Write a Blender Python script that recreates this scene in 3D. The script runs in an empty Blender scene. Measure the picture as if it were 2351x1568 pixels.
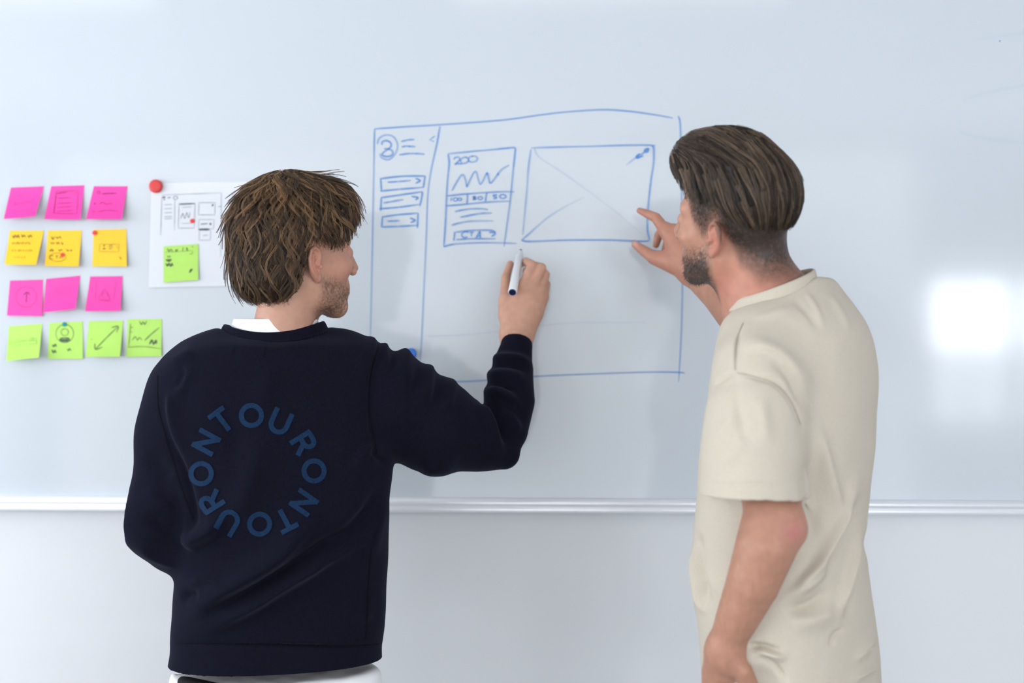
import bpy, math, random
import numpy as np
from mathutils import Vector
from mathutils.bvhtree import BVHTree

rng = np.random.default_rng(7)
SC = bpy.context.scene
COL = SC.collection

# ------------------------------------------------------------------ camera
F_PX, CX, CY = 3265.0, 1175.5, 784.0
YAW = math.radians(2.6)
AX = np.array([-math.sin(YAW), math.cos(YAW), 0.0])
RT = np.array([math.cos(YAW), math.sin(YAW), 0.0])
UP = np.array([0.0, 0.0, 1.0])
CAM = np.array([3.1 * math.sin(YAW), -3.1 * math.cos(YAW), 1.5])

cd = bpy.data.cameras.new('camera')
cd.sensor_width = 36.0
cd.lens = 36.0 * F_PX / 2351.0
cd.dof.use_dof = True
cd.dof.focus_distance = 2.66
cd.dof.aperture_fstop = 1.8
cam = bpy.data.objects.new('camera', cd)
COL.objects.link(cam)
cam.location = CAM
cam.rotation_euler = (math.pi / 2, 0, YAW)
SC.camera = cam

# ------------------------------------------------------------------ light, exposure
vs = SC.view_settings
vs.view_transform = 'Standard'
vs.look = 'None'
vs.gamma = 1.0
vs.use_curve_mapping = False
vs.exposure = -0.17

w = bpy.data.worlds.new('world')
SC.world = w
w.use_nodes = True
bg = w.node_tree.nodes['Background']
bg.inputs[0].default_value = (0.72, 0.84, 1.0, 1)
bg.inputs[1].default_value = 1.0


def area_light(name, loc, rot, sx, sy, radiance, color):
    l = bpy.data.lights.new(name, 'AREA')
    l.shape = 'RECTANGLE'
    l.size, l.size_y = sx, sy
    l.energy = radiance * math.pi * sx * sy
    l.color = color
    o = bpy.data.objects.new(name, l)
    o.location = loc
    o.rotation_euler = rot
    COL.objects.link(o)
    return o


XL, XR, YB, ZC = -3.4, 7.4, -6.0, 2.8          # room extents (board wall at y = 0)
SKY = (0.95, 0.965, 1.0)
R90 = math.pi / 2
LEFT_WINDOWS = [(-0.90, 1.3), (-2.40, 1.3), (-3.90, 1.3)]    # centre y, width ; z 0.95..2.45
REAR_WINDOWS = [(-2.18, 0.44, 0.95, 1.88), (2.62, 0.54, 0.95, 1.92), (3.22, 0.56, 0.95, 1.92), (4.30, 1.3, 0.95, 2.0), (5.80, 1.3, 0.95, 2.0)]   # centre x, width, sill, head
for i, (yc, wd) in enumerate(LEFT_WINDOWS):
    area_light('window_daylight', (XL - 0.06, yc, 1.72), (0, -R90, 0), 1.5, wd, 9.4, SKY)
for i, (xc, wd, z0, z1) in enumerate(REAR_WINDOWS):
    zm = 1.45
    area_light('window_daylight', (xc, YB - 0.06, (zm + z1) / 2), (R90, 0, 0), wd, z1 - zm, (12.0, 26.0, 26.0, 26.0, 26.0)[i], SKY)
    area_light('window_daylight', (xc, YB - 0.06, (zm + z0) / 2), (R90, 0, 0), wd, zm - z0, (2.0, 7.0, 7.0, 18.0, 18.0)[i], SKY)
# broad frontal fill added along the rear wall to even out the board
area_light('added_rear_fill', (-0.47, YB + 0.02, 1.40), (R90, 0, 0), 5.46, 2.6, 2.1, SKY)
for xc in (-2.0, 0.3):
    area_light('ceiling_lamp_light', (xc, -2.0, ZC - 0.05), (0, 0, 0), 1.2, 0.3, 3.0, (1.0, 0.97, 0.92))


# ------------------------------------------------------------------ helpers
def P(px, py, d):
    return CAM + AX * d + RT * ((px - CX) * d / F_PX) - UP * ((py - CY) * d / F_PX)


def B(px, py, off=0.0):                       # the point of the plane y = -off behind a pixel
    u, v = (px - CX) / F_PX, (py - CY) / F_PX
    r = AX + RT * u - UP * v
    t = (-off - CAM[1]) / r[1]
    return CAM + r * t


def pix(p):                                   # project points to pixels
    q = p - CAM
    d = q @ AX
    return CX + (q @ RT) / d * F_PX, CY - q[..., 2] / d * F_PX, d


def R(px, d):
    return px * d / F_PX


MATS = {}


def mat(name, color=(.8, .8, .8), rough=.5, spec=.5, metal=0.0, attr=None, noise=None, bump=None, sheen=0.0, sss=0.0,
        coat=0.0, emit=None):
    if name in MATS:
        return MATS[name]
    m = bpy.data.materials.new(name)
    m.use_nodes = True
    nt = m.node_tree
    b = nt.nodes['Principled BSDF']
    b.inputs['Roughness'].default_value = rough
    b.inputs['Specular IOR Level'].default_value = spec
    b.inputs['Metallic'].default_value = metal
    b.inputs['Coat Weight'].default_value = coat
    if sheen:
        b.inputs['Sheen Weight'].default_value = sheen
        b.inputs['Sheen Roughness'].default_value = .45
        b.inputs['Sheen Tint'].default_value = (.62, .66, 1.0, 1) if 'navy' in name else (1, .97, .92, 1)
    if sss:
        b.inputs['Subsurface Weight'].default_value = sss
        b.inputs['Subsurface Radius'].default_value = (1.0, .35, .2)
        b.inputs['Subsurface Scale'].default_value = .006
    src = None
    if attr:
        a = nt.nodes.new('ShaderNodeAttribute')
        a.attribute_name = attr
        src = a.outputs['Color']
    else:
        c = nt.nodes.new('ShaderNodeRGB')
        c.outputs[0].default_value = (*color, 1)
        src = c.outputs[0]
    tc = nt.nodes.new('ShaderNodeTexCoord')
    if noise:                                  # (scale, amount)
        n = nt.nodes.new('ShaderNodeTexNoise')
        n.inputs['Scale'].default_value = noise[0]
        n.inputs['Detail'].default_value = 4
        nt.links.new(tc.outputs['Object'], n.inputs['Vector'])
        mr = nt.nodes.new('ShaderNodeMapRange')
        mr.inputs['From Min'].default_value = .3
        mr.inputs['From Max'].default_value = .7
        mr.inputs['To Min'].default_value = 1 - noise[1]
        mr.inputs['To Max'].default_value = 1 + noise[1]
        nt.links.new(n.outputs['Fac'], mr.inputs['Value'])
        mx = nt.nodes.new('ShaderNodeVectorMath')
        mx.operation = 'SCALE'
        nt.links.new(src, mx.inputs[0])
        nt.links.new(mr.outputs[0], mx.inputs['Scale'])
        src = mx.outputs[0]
    nt.links.new(src, b.inputs['Base Color'])
    if bump:                                   # (scale, strength, distance)
        n = nt.nodes.new('ShaderNodeTexNoise')
        n.inputs['Scale'].default_value = bump[0]
        n.inputs['Detail'].default_value = 3
        nt.links.new(tc.outputs['Object'], n.inputs['Vector'])
        bp = nt.nodes.new('ShaderNodeBump')
        bp.inputs['Strength'].default_value = bump[1]
        bp.inputs['Distance'].default_value = bump[2]
        nt.links.new(n.outputs['Fac'], bp.inputs['Height'])
        nt.links.new(bp.outputs[0], b.inputs['Normal'])
    MATS[name] = m
    return m


def ink_mat(name, color):
    """Marker ink: opacity follows how much ink the stroke left (attribute Ink)."""
    if name in MATS:
        return MATS[name]
    m = bpy.data.materials.new(name)
    m.use_nodes = True
    nt = m.node_tree
    b = nt.nodes['Principled BSDF']
    b.inputs['Base Color'].default_value = (*color, 1)
    b.inputs['Roughness'].default_value = .45
    a = nt.nodes.new('ShaderNodeAttribute')
    a.attribute_name = 'Ink'
    nt.links.new(a.outputs['Fac'], b.inputs['Alpha'])
    MATS[name] = m
    return m


def mesh_obj(name, verts, faces, material, parent=None, smooth=True, attrs=None):
    verts = np.asarray(verts, dtype=np.float32)
    me = bpy.data.meshes.new(name)
    if isinstance(faces, np.ndarray):
        nf, k = faces.shape
        me.vertices.add(len(verts))
        me.vertices.foreach_set('co', verts.ravel())
        me.loops.add(nf * k)
        me.loops.foreach_set('vertex_index', faces.astype(np.int32).ravel())
        me.polygons.add(nf)
        me.polygons.foreach_set('loop_start', np.arange(0, nf * k, k, dtype=np.int32))
        me.polygons.foreach_set('loop_total', np.full(nf, k, dtype=np.int32))
        me.update(calc_edges=True)
    else:
        me.from_pydata([tuple(v) for v in verts], [], faces)
    if smooth:
        me.polygons.foreach_set('use_smooth', np.ones(len(me.polygons), dtype=bool))
    for an, av in (attrs or {}).items():
        av = np.asarray(av, dtype=np.float32)
        if av.ndim == 1:
            t = me.attributes.new(an, 'FLOAT', 'POINT')
            t.data.foreach_set('value', av)
        else:
            if av.shape[1] == 3:
                av = np.concatenate([av, np.ones((len(av), 1), np.float32)], 1)
            t = me.attributes.new(an, 'FLOAT_COLOR', 'POINT')
            t.data.foreach_set('color', av.ravel())
    me.update()
    o = bpy.data.objects.new(name, me)
    if material:
        me.materials.append(material)
    COL.objects.link(o)
    if parent is not None:
        o.parent = parent
        o.matrix_parent_inverse = parent.matrix_basis.inverted()
    return o


def tag(o, label, cat, group=None):
    o['label'] = label
    o['category'] = cat
    if group:
        o['group'] = group
    return o


def empty(name, loc):
    o = bpy.data.objects.new(name, None)
    o.location = loc
    o.empty_display_size = .05
    COL.objects.link(o)
    return o


class MB:
    """collects boxes, profiles, discs and ribbons into one mesh"""
    def __init__(s):
        s.v, s.f, s.ink = [], [], []

    def box(s, lo, hi):
        n = len(s.v)
        (a, b, c), (d, e, f) = lo, hi
        s.v += [(a, b, c), (d, b, c), (d, e, c), (a, e, c), (a, b, f), (d, b, f), (d, e, f), (a, e, f)]
        s.f += [[n + i for i in q] for q in ((3, 2, 1, 0), (4, 5, 6, 7), (0, 1, 5, 4), (1, 2, 6, 5), (2, 3, 7, 6), (3, 0, 4, 7))]
        return s

    def lathe(s, a, b, prof, seg=28):
        """rings of (t along a->b in metres, radius)"""
        a, b = np.array(a, float), np.array(b, float)
        ax = (b - a) / np.linalg.norm(b - a)
        u = np.cross(ax, [0.3, 0.2, 0.9])
        u /= np.linalg.norm(u)
        v = np.cross(ax, u)
        n = len(s.v)
        for t, r in prof:
            for i in range(seg):
                an = 2 * math.pi * i / seg
                s.v.append(tuple(a + ax * t + (u * math.cos(an) + v * math.sin(an)) * r))
        for j in range(len(prof) - 1):
            for i in range(seg):
                i2 = (i + 1) % seg
                s.f.append([n + j * seg + i, n + j * seg + i2, n + (j + 1) * seg + i2, n + (j + 1) * seg + i])
        s.f.append([n + i for i in range(seg)][::-1])
        s.f.append([n + (len(prof) - 1) * seg + i for i in range(seg)])
        return s

    def ribbon(s, pts2, width, ink, surf):
        """flat stroke: polyline in the plane of a surface, surf maps (n,2)->(n,3); width in the same 2d units"""
        p = np.asarray(pts2, float)
        k = len(p)
        t = np.gradient(p, axis=0)
        t /= np.maximum(np.linalg.norm(t, axis=1, keepdims=True), 1e-9)
        nrm = np.stack([-t[:, 1], t[:, 0]], 1)
        wd = np.broadcast_to(np.asarray(width, float), (k,))[:, None] / 2
        a, b = surf(p + nrm * wd), surf(p - nrm * wd)
        n = len(s.v)
        s.v += [tuple(x) for x in a] + [tuple(x) for x in b]
        s.ink += list(np.broadcast_to(np.asarray(ink, float), (k,))) * 2
        s.f += [[n + i, n + i + 1, n + k + i + 1, n + k + i] for i in range(k - 1)]
        return s

    def build(s, name, material, parent=None, smooth=False):
        at = {'Ink': np.array(s.ink)} if s.ink and len(s.ink) == len(s.v) else None
        return mesh_obj(name, s.v, s.f, material, parent, smooth, at)


def spline(pts, per=8, closed=False):
    p = np.asarray(pts, float)
    if closed:
        p = np.concatenate([p[-1:], p, p[:2]])
    else:
        p = np.concatenate([2 * p[:1] - p[1:2], p, 2 * p[-1:] - p[-2:-1]])
    t = np.linspace(0, 1, per, endpoint=False)[:, None]
    out = []
    for i in range(1, len(p) - 2):
        a, b, c, d = p[i - 1], p[i], p[i + 1], p[i + 2]
        out.append(.5 * (2 * b + (c - a) * t + (2 * a - 5 * b + 4 * c - d) * t * t + (3 * b - a - 3 * c + d) * t ** 3))
    if not closed:
        out.append(p[-2:-1])
    return np.concatenate(out)


# ------------------------------------------------------------------ signed distance modelling
def smin(a, b, k):
    h = np.maximum(k - np.abs(a - b), 0) / k
    return np.minimum(a, b) - h * h * k * .25


def smax(a, b, k):
    return -smin(-a, -b, k)


def sd_cone(p, a, b, ra, rb):
    a, b = np.asarray(a, float), np.asarray(b, float)
    ba = b - a
    t = np.clip((p - a) @ ba / max(ba @ ba, 1e-12), 0, 1)
    q = p - a - t[..., None] * ba
    return np.sqrt((q * q).sum(-1)) - (ra + (rb - ra) * t)


def sd_sph(p, c, r):
    q = p - np.asarray(c, float)
    return np.sqrt((q * q).sum(-1)) - r


def sd_ell(p, c, r):
    r = np.asarray(r, float)
    q = p - np.asarray(c, float)
    k0 = np.sqrt(((q / r) ** 2).sum(-1))
    k1 = np.sqrt(((q / (r * r)) ** 2).sum(-1)) + 1e-9
    return k0 * (k0 - 1) / k1


def chain(nodes, k=.008):
    """nodes: (px, py, depth, radius px) ; one tapered limb"""
    pts = [P(n[0], n[1], n[2]) for n in nodes]
    rad = [R(n[3], n[2]) for n in nodes]

    def fn(p):
        v = None
        for i in range(len(pts) - 1):
            d = sd_cone(p, pts[i], pts[i + 1], rad[i], rad[i + 1])
            v = d if v is None else np.minimum(v, d)
        return v
    return (fn, 'u', k)


def stack(rows, k=.02, n=2.3, yaw=0.0):
    """torso-like volume: rows (py, px left, px right, depth, half thickness m)"""
    z, x, y, wd, bb = [], [], [], [], []
    for (py, pl, pr, d, b) in rows:
        c = P((pl + pr) / 2, py, d)
        z.append(c[2]); x.append(c[0]); y.append(c[1]); wd.append(R((pr - pl) / 2, d)); bb.append(b)
    z, x, y, wd, bb = map(lambda q: np.array(q)[::-1], (z, x, y, wd, bb))
    cs, sn = math.cos(yaw), math.sin(yaw)

    def fine(zz, arr):
        return np.interp(zz, zs, arr)
    # smooth the profiles
    zs = np.linspace(z[0], z[-1], 160)

    def sm(a):
        v = np.interp(zs, z, a)
        for _ in range(6):
            v[1:-1] = .25 * v[:-2] + .5 * v[1:-1] + .25 * v[2:]
        return v
    X, Y, W, BB = sm(x), sm(y), sm(wd), sm(bb)

    def fn(p):
        zz = np.clip(p[..., 2], zs[0], zs[-1])
        cx, cy, ww, b = fine(zz, X), fine(zz, Y), fine(zz, W), fine(zz, BB)
        a = np.sqrt(np.maximum(ww ** 2 - (b * sn) ** 2, (b * .6) ** 2)) / cs
        dx, dy = p[..., 0] - cx, p[..., 1] - cy
        u, v = dx * cs + dy * sn, -dx * sn + dy * cs
        rr = (np.abs(u / a) ** n + np.abs(v / b) ** n + 1e-12) ** (1 / n)
        d = (rr - 1) * np.minimum(a, b) * .95
        d = smax(d, p[..., 2] - zs[-1], .01)
        return smax(d, zs[0] - p[..., 2], .004)
    return (fn, 'u', k)


def combine(v, d, mode, k):
    if mode == 'u':
        return smin(v, d, k)
    if mode == 's':
        return smax(v, -d, k)
    return smax(v, d, k)


def polygonize(ops, lo, hi, h, smooth=2):
    Bk = 8
    lo, hi = np.asarray(lo, float), np.asarray(hi, float)
    nb = np.ceil((hi - lo) / (h * Bk)).astype(int)
    bi = np.stack(np.meshgrid(*[np.arange(n) for n in nb], indexing='ij'), -1).reshape(-1, 3)
    cen = lo + (bi + .5) * Bk * h
    rad = Bk * h * .5 * 3 ** .5
    vals = [fn(cen) for fn, _, _ in ops]
    v = np.full(len(cen), .3)
    for (fn, m, k), d in zip(ops, vals):
        v = combine(v, d, m, k)
    keep = np.abs(v) < rad * 1.6 + .006
    bi = bi[keep]
    vals = [x[keep] for x in vals]
    g = np.arange(Bk + 1)
    loc = np.stack(np.meshgrid(g, g, g, indexing='ij'), -1).reshape(-1, 3)
    NG = nb * Bk + 4
    ids, pos, quads = [], [], []

    def gid(q):
        return ((q[..., 0] + 1) * NG[1] + q[..., 1] + 1) * NG[2] + q[..., 2] + 1
    for s in range(0, len(bi), 500):
        bb = bi[s:s + 500]
        gi = bb[:, None, :] * Bk + loc[None]
        pts = lo + gi * h
        V = np.full(pts.shape[:2], .3)
        for (fn, m, k), d in zip(ops, vals):
            dd = d[s:s + 500]
            rel = np.ones(len(bb), bool) if m == 'i' else dd < rad * 1.8 + k + .006
            if rel.any():
                V[rel] = combine(V[rel], fn(pts[rel]), m, k)
        V = V.reshape(-1, 9, 9, 9)
        ins = V < 0
        acc = np.zeros((len(bb), 8, 8, 8, 3))
        cnt = np.zeros((len(bb), 8, 8, 8))
        sl = lambda o: slice(o, 8 + o)
        for ax in range(3):
            for o1 in (0, 1):
                for o2 in (0, 1):
                    oa = [0, 0, 0]
                    oth = [i for i in range(3) if i != ax]
                    oa[oth[0]], oa[oth[1]] = o1, o2
                    ob = list(oa); ob[ax] = 1
                    va = V[:, sl(oa[0]), sl(oa[1]), sl(oa[2])]
                    vb = V[:, sl(ob[0]), sl(ob[1]), sl(ob[2])]
                    cr = (va < 0) != (vb < 0)
                    t = np.where(cr, va / np.where(cr, va - vb, 1), 0)
                    cnt += cr
                    for c in range(3):
                        acc[..., c] += cr * (oa[c] if c != ax else 0) + (t if c == ax else 0)
        mx = cnt > 0
        if not mx.any():
            continue
        n_, i_, j_, k_ = np.nonzero(mx)
        cell = bb[n_] * Bk + np.stack([i_, j_, k_], 1)
        ids.append(gid(cell))
        pos.append(lo + (cell + acc[mx] / cnt[mx][:, None]) * h)
        for ax in range(3):
            a0 = ins[:, :8, :8, :8]
            s1 = [slice(0, 8)] * 3
            s1[ax] = slice(1, 9)
            a1 = ins[:, s1[0], s1[1], s1[2]]
            n_, i_, j_, k_ = np.nonzero(a0 != a1)
            if not len(n_):
                continue
            cell = bb[n_] * Bk + np.stack([i_, j_, k_], 1)
            e1, e2 = np.zeros(3, int), np.zeros(3, int)
            e1[(ax + 1) % 3], e2[(ax + 2) % 3] = 1, 1
            q = np.stack([gid(cell - e1 - e2), gid(cell - e2), gid(cell), gid(cell - e1)], 1)
            fl = ~a0[n_, i_, j_, k_]
            q[fl] = q[fl][:, ::-1]
            quads.append(q)
    ids, pos, quads = np.concatenate(ids), np.concatenate(pos), np.concatenate(quads)
    o = np.argsort(ids)
    ids, pos = ids[o], pos[o]
    idx = np.searchsorted(ids, quads)
    idx = np.minimum(idx, len(ids) - 1)
    ok = (ids[idx] == quads).all(1)
    f = idx[ok]
    used = np.zeros(len(pos), bool)
    used[f] = True
    re = np.cumsum(used) - 1
    pos, f = pos[used], re[f]
    for _ in range(smooth):
        pos = laplace(pos, f, .5)
    return pos, f


def laplace(v, f, w):
    n = len(v)
    e = np.concatenate([f[:, [0, 1]], f[:, [1, 2]], f[:, [2, 3]], f[:, [3, 0]]])
    c = np.bincount(e[:, 0], minlength=n)
    out = np.empty_like(v)
    for i in range(3):
        out[:, i] = np.bincount(e[:, 0], weights=v[e[:, 1], i], minlength=n)
    out /= np.maximum(c, 1)[:, None]
    return np.where(c[:, None] > 0, v + (out - v) * w, v)


def normals(v, f):
    fn = np.cross(v[f[:, 2]] - v[f[:, 0]], v[f[:, 3]] - v[f[:, 1]])
    out = np.zeros_like(v)
    for i in range(3):
        for c in range(4):
            out[:, i] += np.bincount(f[:, c], weights=fn[:, i], minlength=len(v))
    return out / np.maximum(np.linalg.norm(out, axis=1, keepdims=True), 1e-12)


def seg_dist(x, y, pl):
    best = np.full(x.shape, 1e9)
    side = np.zeros(x.shape)
    tt = np.zeros(x.shape)
    n = len(pl) - 1
    for i in range(n):
        (ax, ay), (bx, by) = pl[i], pl[i + 1]
        dx, dy = bx - ax, by - ay
        L = dx * dx + dy * dy
        t = np.clip(((x - ax) * dx + (y - ay) * dy) / L, 0, 1)
        d = np.hypot(x - ax - t * dx, y - ay - t * dy)
        m = d < best
        best = np.where(m, d, best)
        side = np.where(m, np.sign(dx * (y - ay) - dy * (x - ax)), side)
        tt = np.where(m, (i + t) / n, tt)
    return best, side, tt


def folds(v, f, specs, mask=None, gain=(1.0, 1.0)):
    """cloth folds: (pixel polyline, half width px [below, above], height mm); they fade at both ends"""
    n = normals(v, f)
    x, y, d = pix(v)
    front = np.clip(-(n @ AX) * 2.5 + .8, 0, 1)
    if mask is not None:
        front = front * mask
    disp = np.zeros(len(v))
    for pl, wd, amp in specs:
        wd = wd if isinstance(wd, tuple) else (wd, wd)
        pl = spline(pl, 5)
        m = max(wd) * 3
        sel = (x > pl[:, 0].min() - m) & (x < pl[:, 0].max() + m) & (y > pl[:, 1].min() - m) & (y < pl[:, 1].max() + m)
        dd, sd, tt = seg_dist(x[sel], y[sel], pl)
        ww = np.where(sd > 0, wd[0], wd[1])
        end = np.clip(np.minimum(tt, 1 - tt) * 2.6, 0, 1)
        end = end * end * (3 - 2 * end)
        ww = ww * (1.35 - .35 * end) * gain[1]
        disp[sel] += gain[0] * amp * .001 * np.exp(-(dd / ww) ** 2) * end
    return v + n * (disp * front)[:, None]


def wob(p, s, seed=0):
    r = np.random.default_rng(seed)
    v = np.zeros(p.shape[:-1])
    for i in range(6):
        k = r.normal(size=3)
        k *= s * (1 + .5 * i) / np.linalg.norm(k)
        v += np.sin(p @ k + r.uniform(0, 6.28)) / (1 + .4 * i)
    return v / 3


def bounds(nodes, pad):
    q = np.array([P(*n) for n in nodes])
    return q.min(0) - pad, q.max(0) + pad


# ------------------------------------------------------------------ human parts
class Head:
    def __init__(s, px, py, d, theta, pitch, roll, scale):
        t, p, r = map(math.radians, (theta, pitch, roll))
        Rv, Fv, Uv = np.array([math.cos(t), -math.sin(t), 0]), np.array([math.sin(t), math.cos(t), 0]), np.array([0, 0, 1.0])
        Fp, Up = Fv * math.cos(p) + Uv * math.sin(p), Uv * math.cos(p) - Fv * math.sin(p)
        Rr, Ur = Rv * math.cos(r) - Up * math.sin(r), Up * math.cos(r) + Rv * math.sin(r)
        s.M = np.stack([Rr, Fp, Ur], 1)
        s.O = P(px, py, d)
        s.s = scale

    def loc(s, p):
        return (p - s.O) @ s.M / s.s

    def wld(s, q):
        return s.O + (q * s.s) @ s.M.T

    def fn(s, p):
        return head_sdf(s.loc(p)) * s.s


# ear frame (right ear; mirrored by |x|)
EA = math.radians(22)
E_C = np.array([.0755, -.012, -.020])
E_BK = np.array([math.sin(EA), -math.cos(EA), 0.0])
E_N = np.array([math.cos(EA), math.sin(EA), 0.0])
E_T = math.radians(9)
E_UP = np.array([0, 0, 1.0]) * math.cos(E_T) + E_BK * math.sin(E_T)
E_BK2 = E_BK * math.cos(E_T) - np.array([0, 0, 1.0]) * math.sin(E_T)


def ear_sdf(q):
    e = q - E_C
    p = np.stack([e @ E_BK2, e @ E_UP, e @ E_N], -1)
    d = sd_ell(p, (.003, .002, 0), (.0155, .028, .0042))
    d = smin(d, sd_ell(p, (-.004, -.024, 0), (.0085, .0095, .0042)), .006)
    d = smax(d, -sd_ell(p, (-.003, -.003, .0055), (.0088, .0135, .0110)), .003)
    d = smax(d, -sd_ell(p, (.002, .019, .005), (.008, .007, .0045)), .003)
    hel = [(-.006, -.001, .003), (-.013, .012, .003), (-.010, .024, .004), (.000, .031, .0045), (.011, .027, .005), (.018, .015, .005),
           (.0175, .000, .0045), (.012, -.013, .004), (.004, -.023, .003)]
    h = None
    for a, b in zip(hel[:-1], hel[1:]):
        c = sd_cone(p, a, b, .0035, .0035)
        h = c if h is None else np.minimum(h, c)
    d = smin(d, h, .003)
    ah = [(.004, .019, .003), (.009, .008, .0035), (.008, -.006, .0035), (.001, -.015, .003)]
    for a, b in zip(ah[:-1], ah[1:]):
        d = smin(d, sd_cone(p, a, b, .0026, .0026), .003)
    d = smin(d, sd_sph(p, (-.0125, -.006, .003), .0042), .004)
    d = smin(d, sd_ell(p, (-.004, .0, -.006), (.010, .017, .007)), .006)
    return d


def head_sdf(q0):
    q = q0.copy()
    q[..., 0] = np.abs(q[..., 0])
    d = sd_ell(q, (0, -.014, .036), (.077, .098, .087))
    d = smin(d, sd_ell(q, (0, .032, -.030), (.058, .056, .078)), .03)
    d = smin(d, sd_cone(q, (.047, -.004, -.056), (.043, .012, -.074), .018, .015), .03)
    d = smin(d, sd_cone(q, (.043, .010, -.074), (.014, .066, -.098), .015, .016), .022)
    d = smin(d, sd_sph(q, (0, .070, -.099), .018), .02)
    d = smin(d, sd_ell(q, (.042, .058, -.024), (.020, .020, .016)), .022)
    d = smin(d, sd_cone(q, (.010, .086, .024), (.044, .066, .022), .010, .009), .014)
    d = smax(d, -sd_sph(q, (.033, .103, .000), .017), .012)
    d = smin(d, sd_sph(q, (.031, .0755, .001), .0138), .003)
    d = smin(d, sd_cone(q, (0, .090, .012), (0, .108, -.026), .0070, .0095), .012)
    d = smin(d, sd_sph(q, (.0105, .101, -.033), .0078), .006)
    d = smin(d, sd_ell(q, (0, .075, -.064), (.030, .018, .022)), .014)
    d = smin(d, sd_cone(q, (0, .0935, -.061), (.021, .079, -.064), .0058, .0035), .005)
    d = smin(d, sd_cone(q, (0, .0925, -.072), (.019, .079, -.069), .0068, .0035), .005)
    return smin(d, ear_sdf(q), .006)


def strands(paths, radii, colors):
    """triangular tubes for hair: paths (n,m,3), radii (n,m), colors (n,3)"""
    n, m, _ = paths.shape
    t = np.gradient(paths, axis=1)
    t /= np.maximum(np.linalg.norm(t, axis=2, keepdims=True), 1e-9)
    ref = rng.normal(size=(n, 1, 3))
    u = np.cross(t, np.broadcast_to(ref, t.shape))
    u /= np.maximum(np.linalg.norm(u, axis=2, keepdims=True), 1e-9)
    w_ = np.cross(t, u)
    vs_ = []
    for i in range(3):
        a = 2 * math.pi * i / 3
        vs_.append(paths + (u * math.cos(a) + w_ * math.sin(a)) * radii[..., None])
    V = np.stack(vs_, 2)                                    # n,m,3,3
    base = (np.arange(n) * m * 3)[:, None, None] + (np.arange(m - 1) * 3)[None, :, None]
    i0, i1 = np.arange(3), (np.arange(3) + 1) % 3
    f = np.stack([base + i0, base + i1, base + 3 + i1, base + 3 + i0], -1).reshape(-1, 4)
    C = np.broadcast_to(colors[:, None, None, :], (n, m, 3, 3)).reshape(-1, 3)
    return V.reshape(-1, 3), f, C


def grad(fn, q, e=.0008):
    g = np.stack([fn(q + np.eye(3)[i] * e) - fn(q - np.eye(3)[i] * e) for i in range(3)], -1)
    return g / np.maximum(np.linalg.norm(g, axis=-1, keepdims=True), 1e-9)


def on_shell(fn, dirs, c, rmax=.22):
    lo, hi = np.zeros(len(dirs)), np.full(len(dirs), rmax)
    for _ in range(18):
        m = (lo + hi) / 2
        i = fn(c + dirs * m[:, None]) < 0
        lo, hi = np.where(i, m, lo), np.where(i, hi, m)
    return c + dirs * lo[:, None]


def groom(fn, roots, flow, length, off, wave, steps=13):
    """walks each lock along the hair shell; all in head space"""
    q = roots.copy()
    n = len(q)
    ph = rng.uniform(0, 6.28, n)
    fr = rng.uniform(.7, 1.3, n)
    out, tan = [], []
    for i in range(steps):
        t = i / (steps - 1)
        g = grad(fn, q)
        o = off(t)
        q = q - (fn(q) - o)[:, None] * g
        out.append(q.copy())
        d = flow(q, t)
        d = d - (d * g).sum(1, keepdims=True) * g
        d /= np.maximum(np.linalg.norm(d, axis=1, keepdims=True), 1e-9)
        side = np.cross(g, d)
        d = d + side * (wave * np.sin(ph + fr * t * 7.5))[:, None]
        d /= np.linalg.norm(d, axis=1, keepdims=True)
        tan.append(side)
        q = q + d * (length / (steps - 1))[:, None]
    return np.stack(out, 1), np.stack(tan, 1)


# ------------------------------------------------------------------ room shell
M_WALL = mat('wall_paint', (.64, .665, .695), .7, .3, noise=(1.2, .012), bump=(260, .08, .0006))
M_WHITE = mat('white_paint', (.78, .78, .77), .7, .3)
M_CEIL = mat('ceiling_paint', (.74, .74, .74), .8, .2)
M_GREY = mat('grey_wall_paint', (.55, .56, .58), .8, .2)
M_FLOOR = mat('grey_floor', (.36, .36, .36), .5, .4, noise=(40, .1))
M_FRAME = mat('window_frame_grey', (.35, .36, .38), .45, .5)
M_GLASS = mat('window_glass', (.8, .9, .95), .05, .5)


def struct(name, mb, m, parent=None):
    o = mb.build(name, m, parent)
    o['kind'] = 'structure'
    return o


WY = .022
struct('floor', MB().box((XL - .2, YB - .2, -.1), (XR + .2, WY + .2, 0)), M_FLOOR)
struct('ceiling', MB().box((XL - .2, YB - .2, ZC), (XR + .2, WY + .2, ZC + .1)), M_CEIL)
struct('wall_front', MB().box((XL - .2, WY, 0), (XR + .2, WY + .2, ZC)), M_WALL)
struct('wall_right', MB().box((XR, YB, 0), (XR + .2, WY, ZC)), M_GREY)
struct('baseboard_front', MB().box((XL, WY - .014, 0), (XR, WY, .09)), M_WHITE)
lw = MB()
lw.box((XL - .2, YB, 0), (XL, WY, .95)).box((XL - .2, YB, 2.45), (XL, WY, ZC))
e = [WY] + sum([[y + wd / 2, y - wd / 2] for y, wd in LEFT_WINDOWS], []) + [YB]
for a, b in zip(e[0::2], e[1::2]):
    lw.box((XL - .2, b, .95), (XL, a, 2.45))
struct('wall_left', lw, M_WHITE)
rw = MB()
rw.box((XL - .2, YB - .2, 0), (XR + .2, YB, .95)).box((XL - .2, YB - .2, 2.0), (XR + .2, YB, ZC))
e = [XL - .2] + sum([[x - wd / 2, x + wd / 2] for x, wd, _, _ in REAR_WINDOWS], []) + [XR + .2]
for a, b in zip(e[0::2], e[1::2]):
    rw.box((a, YB - .2, .95), (b, YB, 2.0))
struct('wall_rear', rw, M_GREY)
nw = 0
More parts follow.
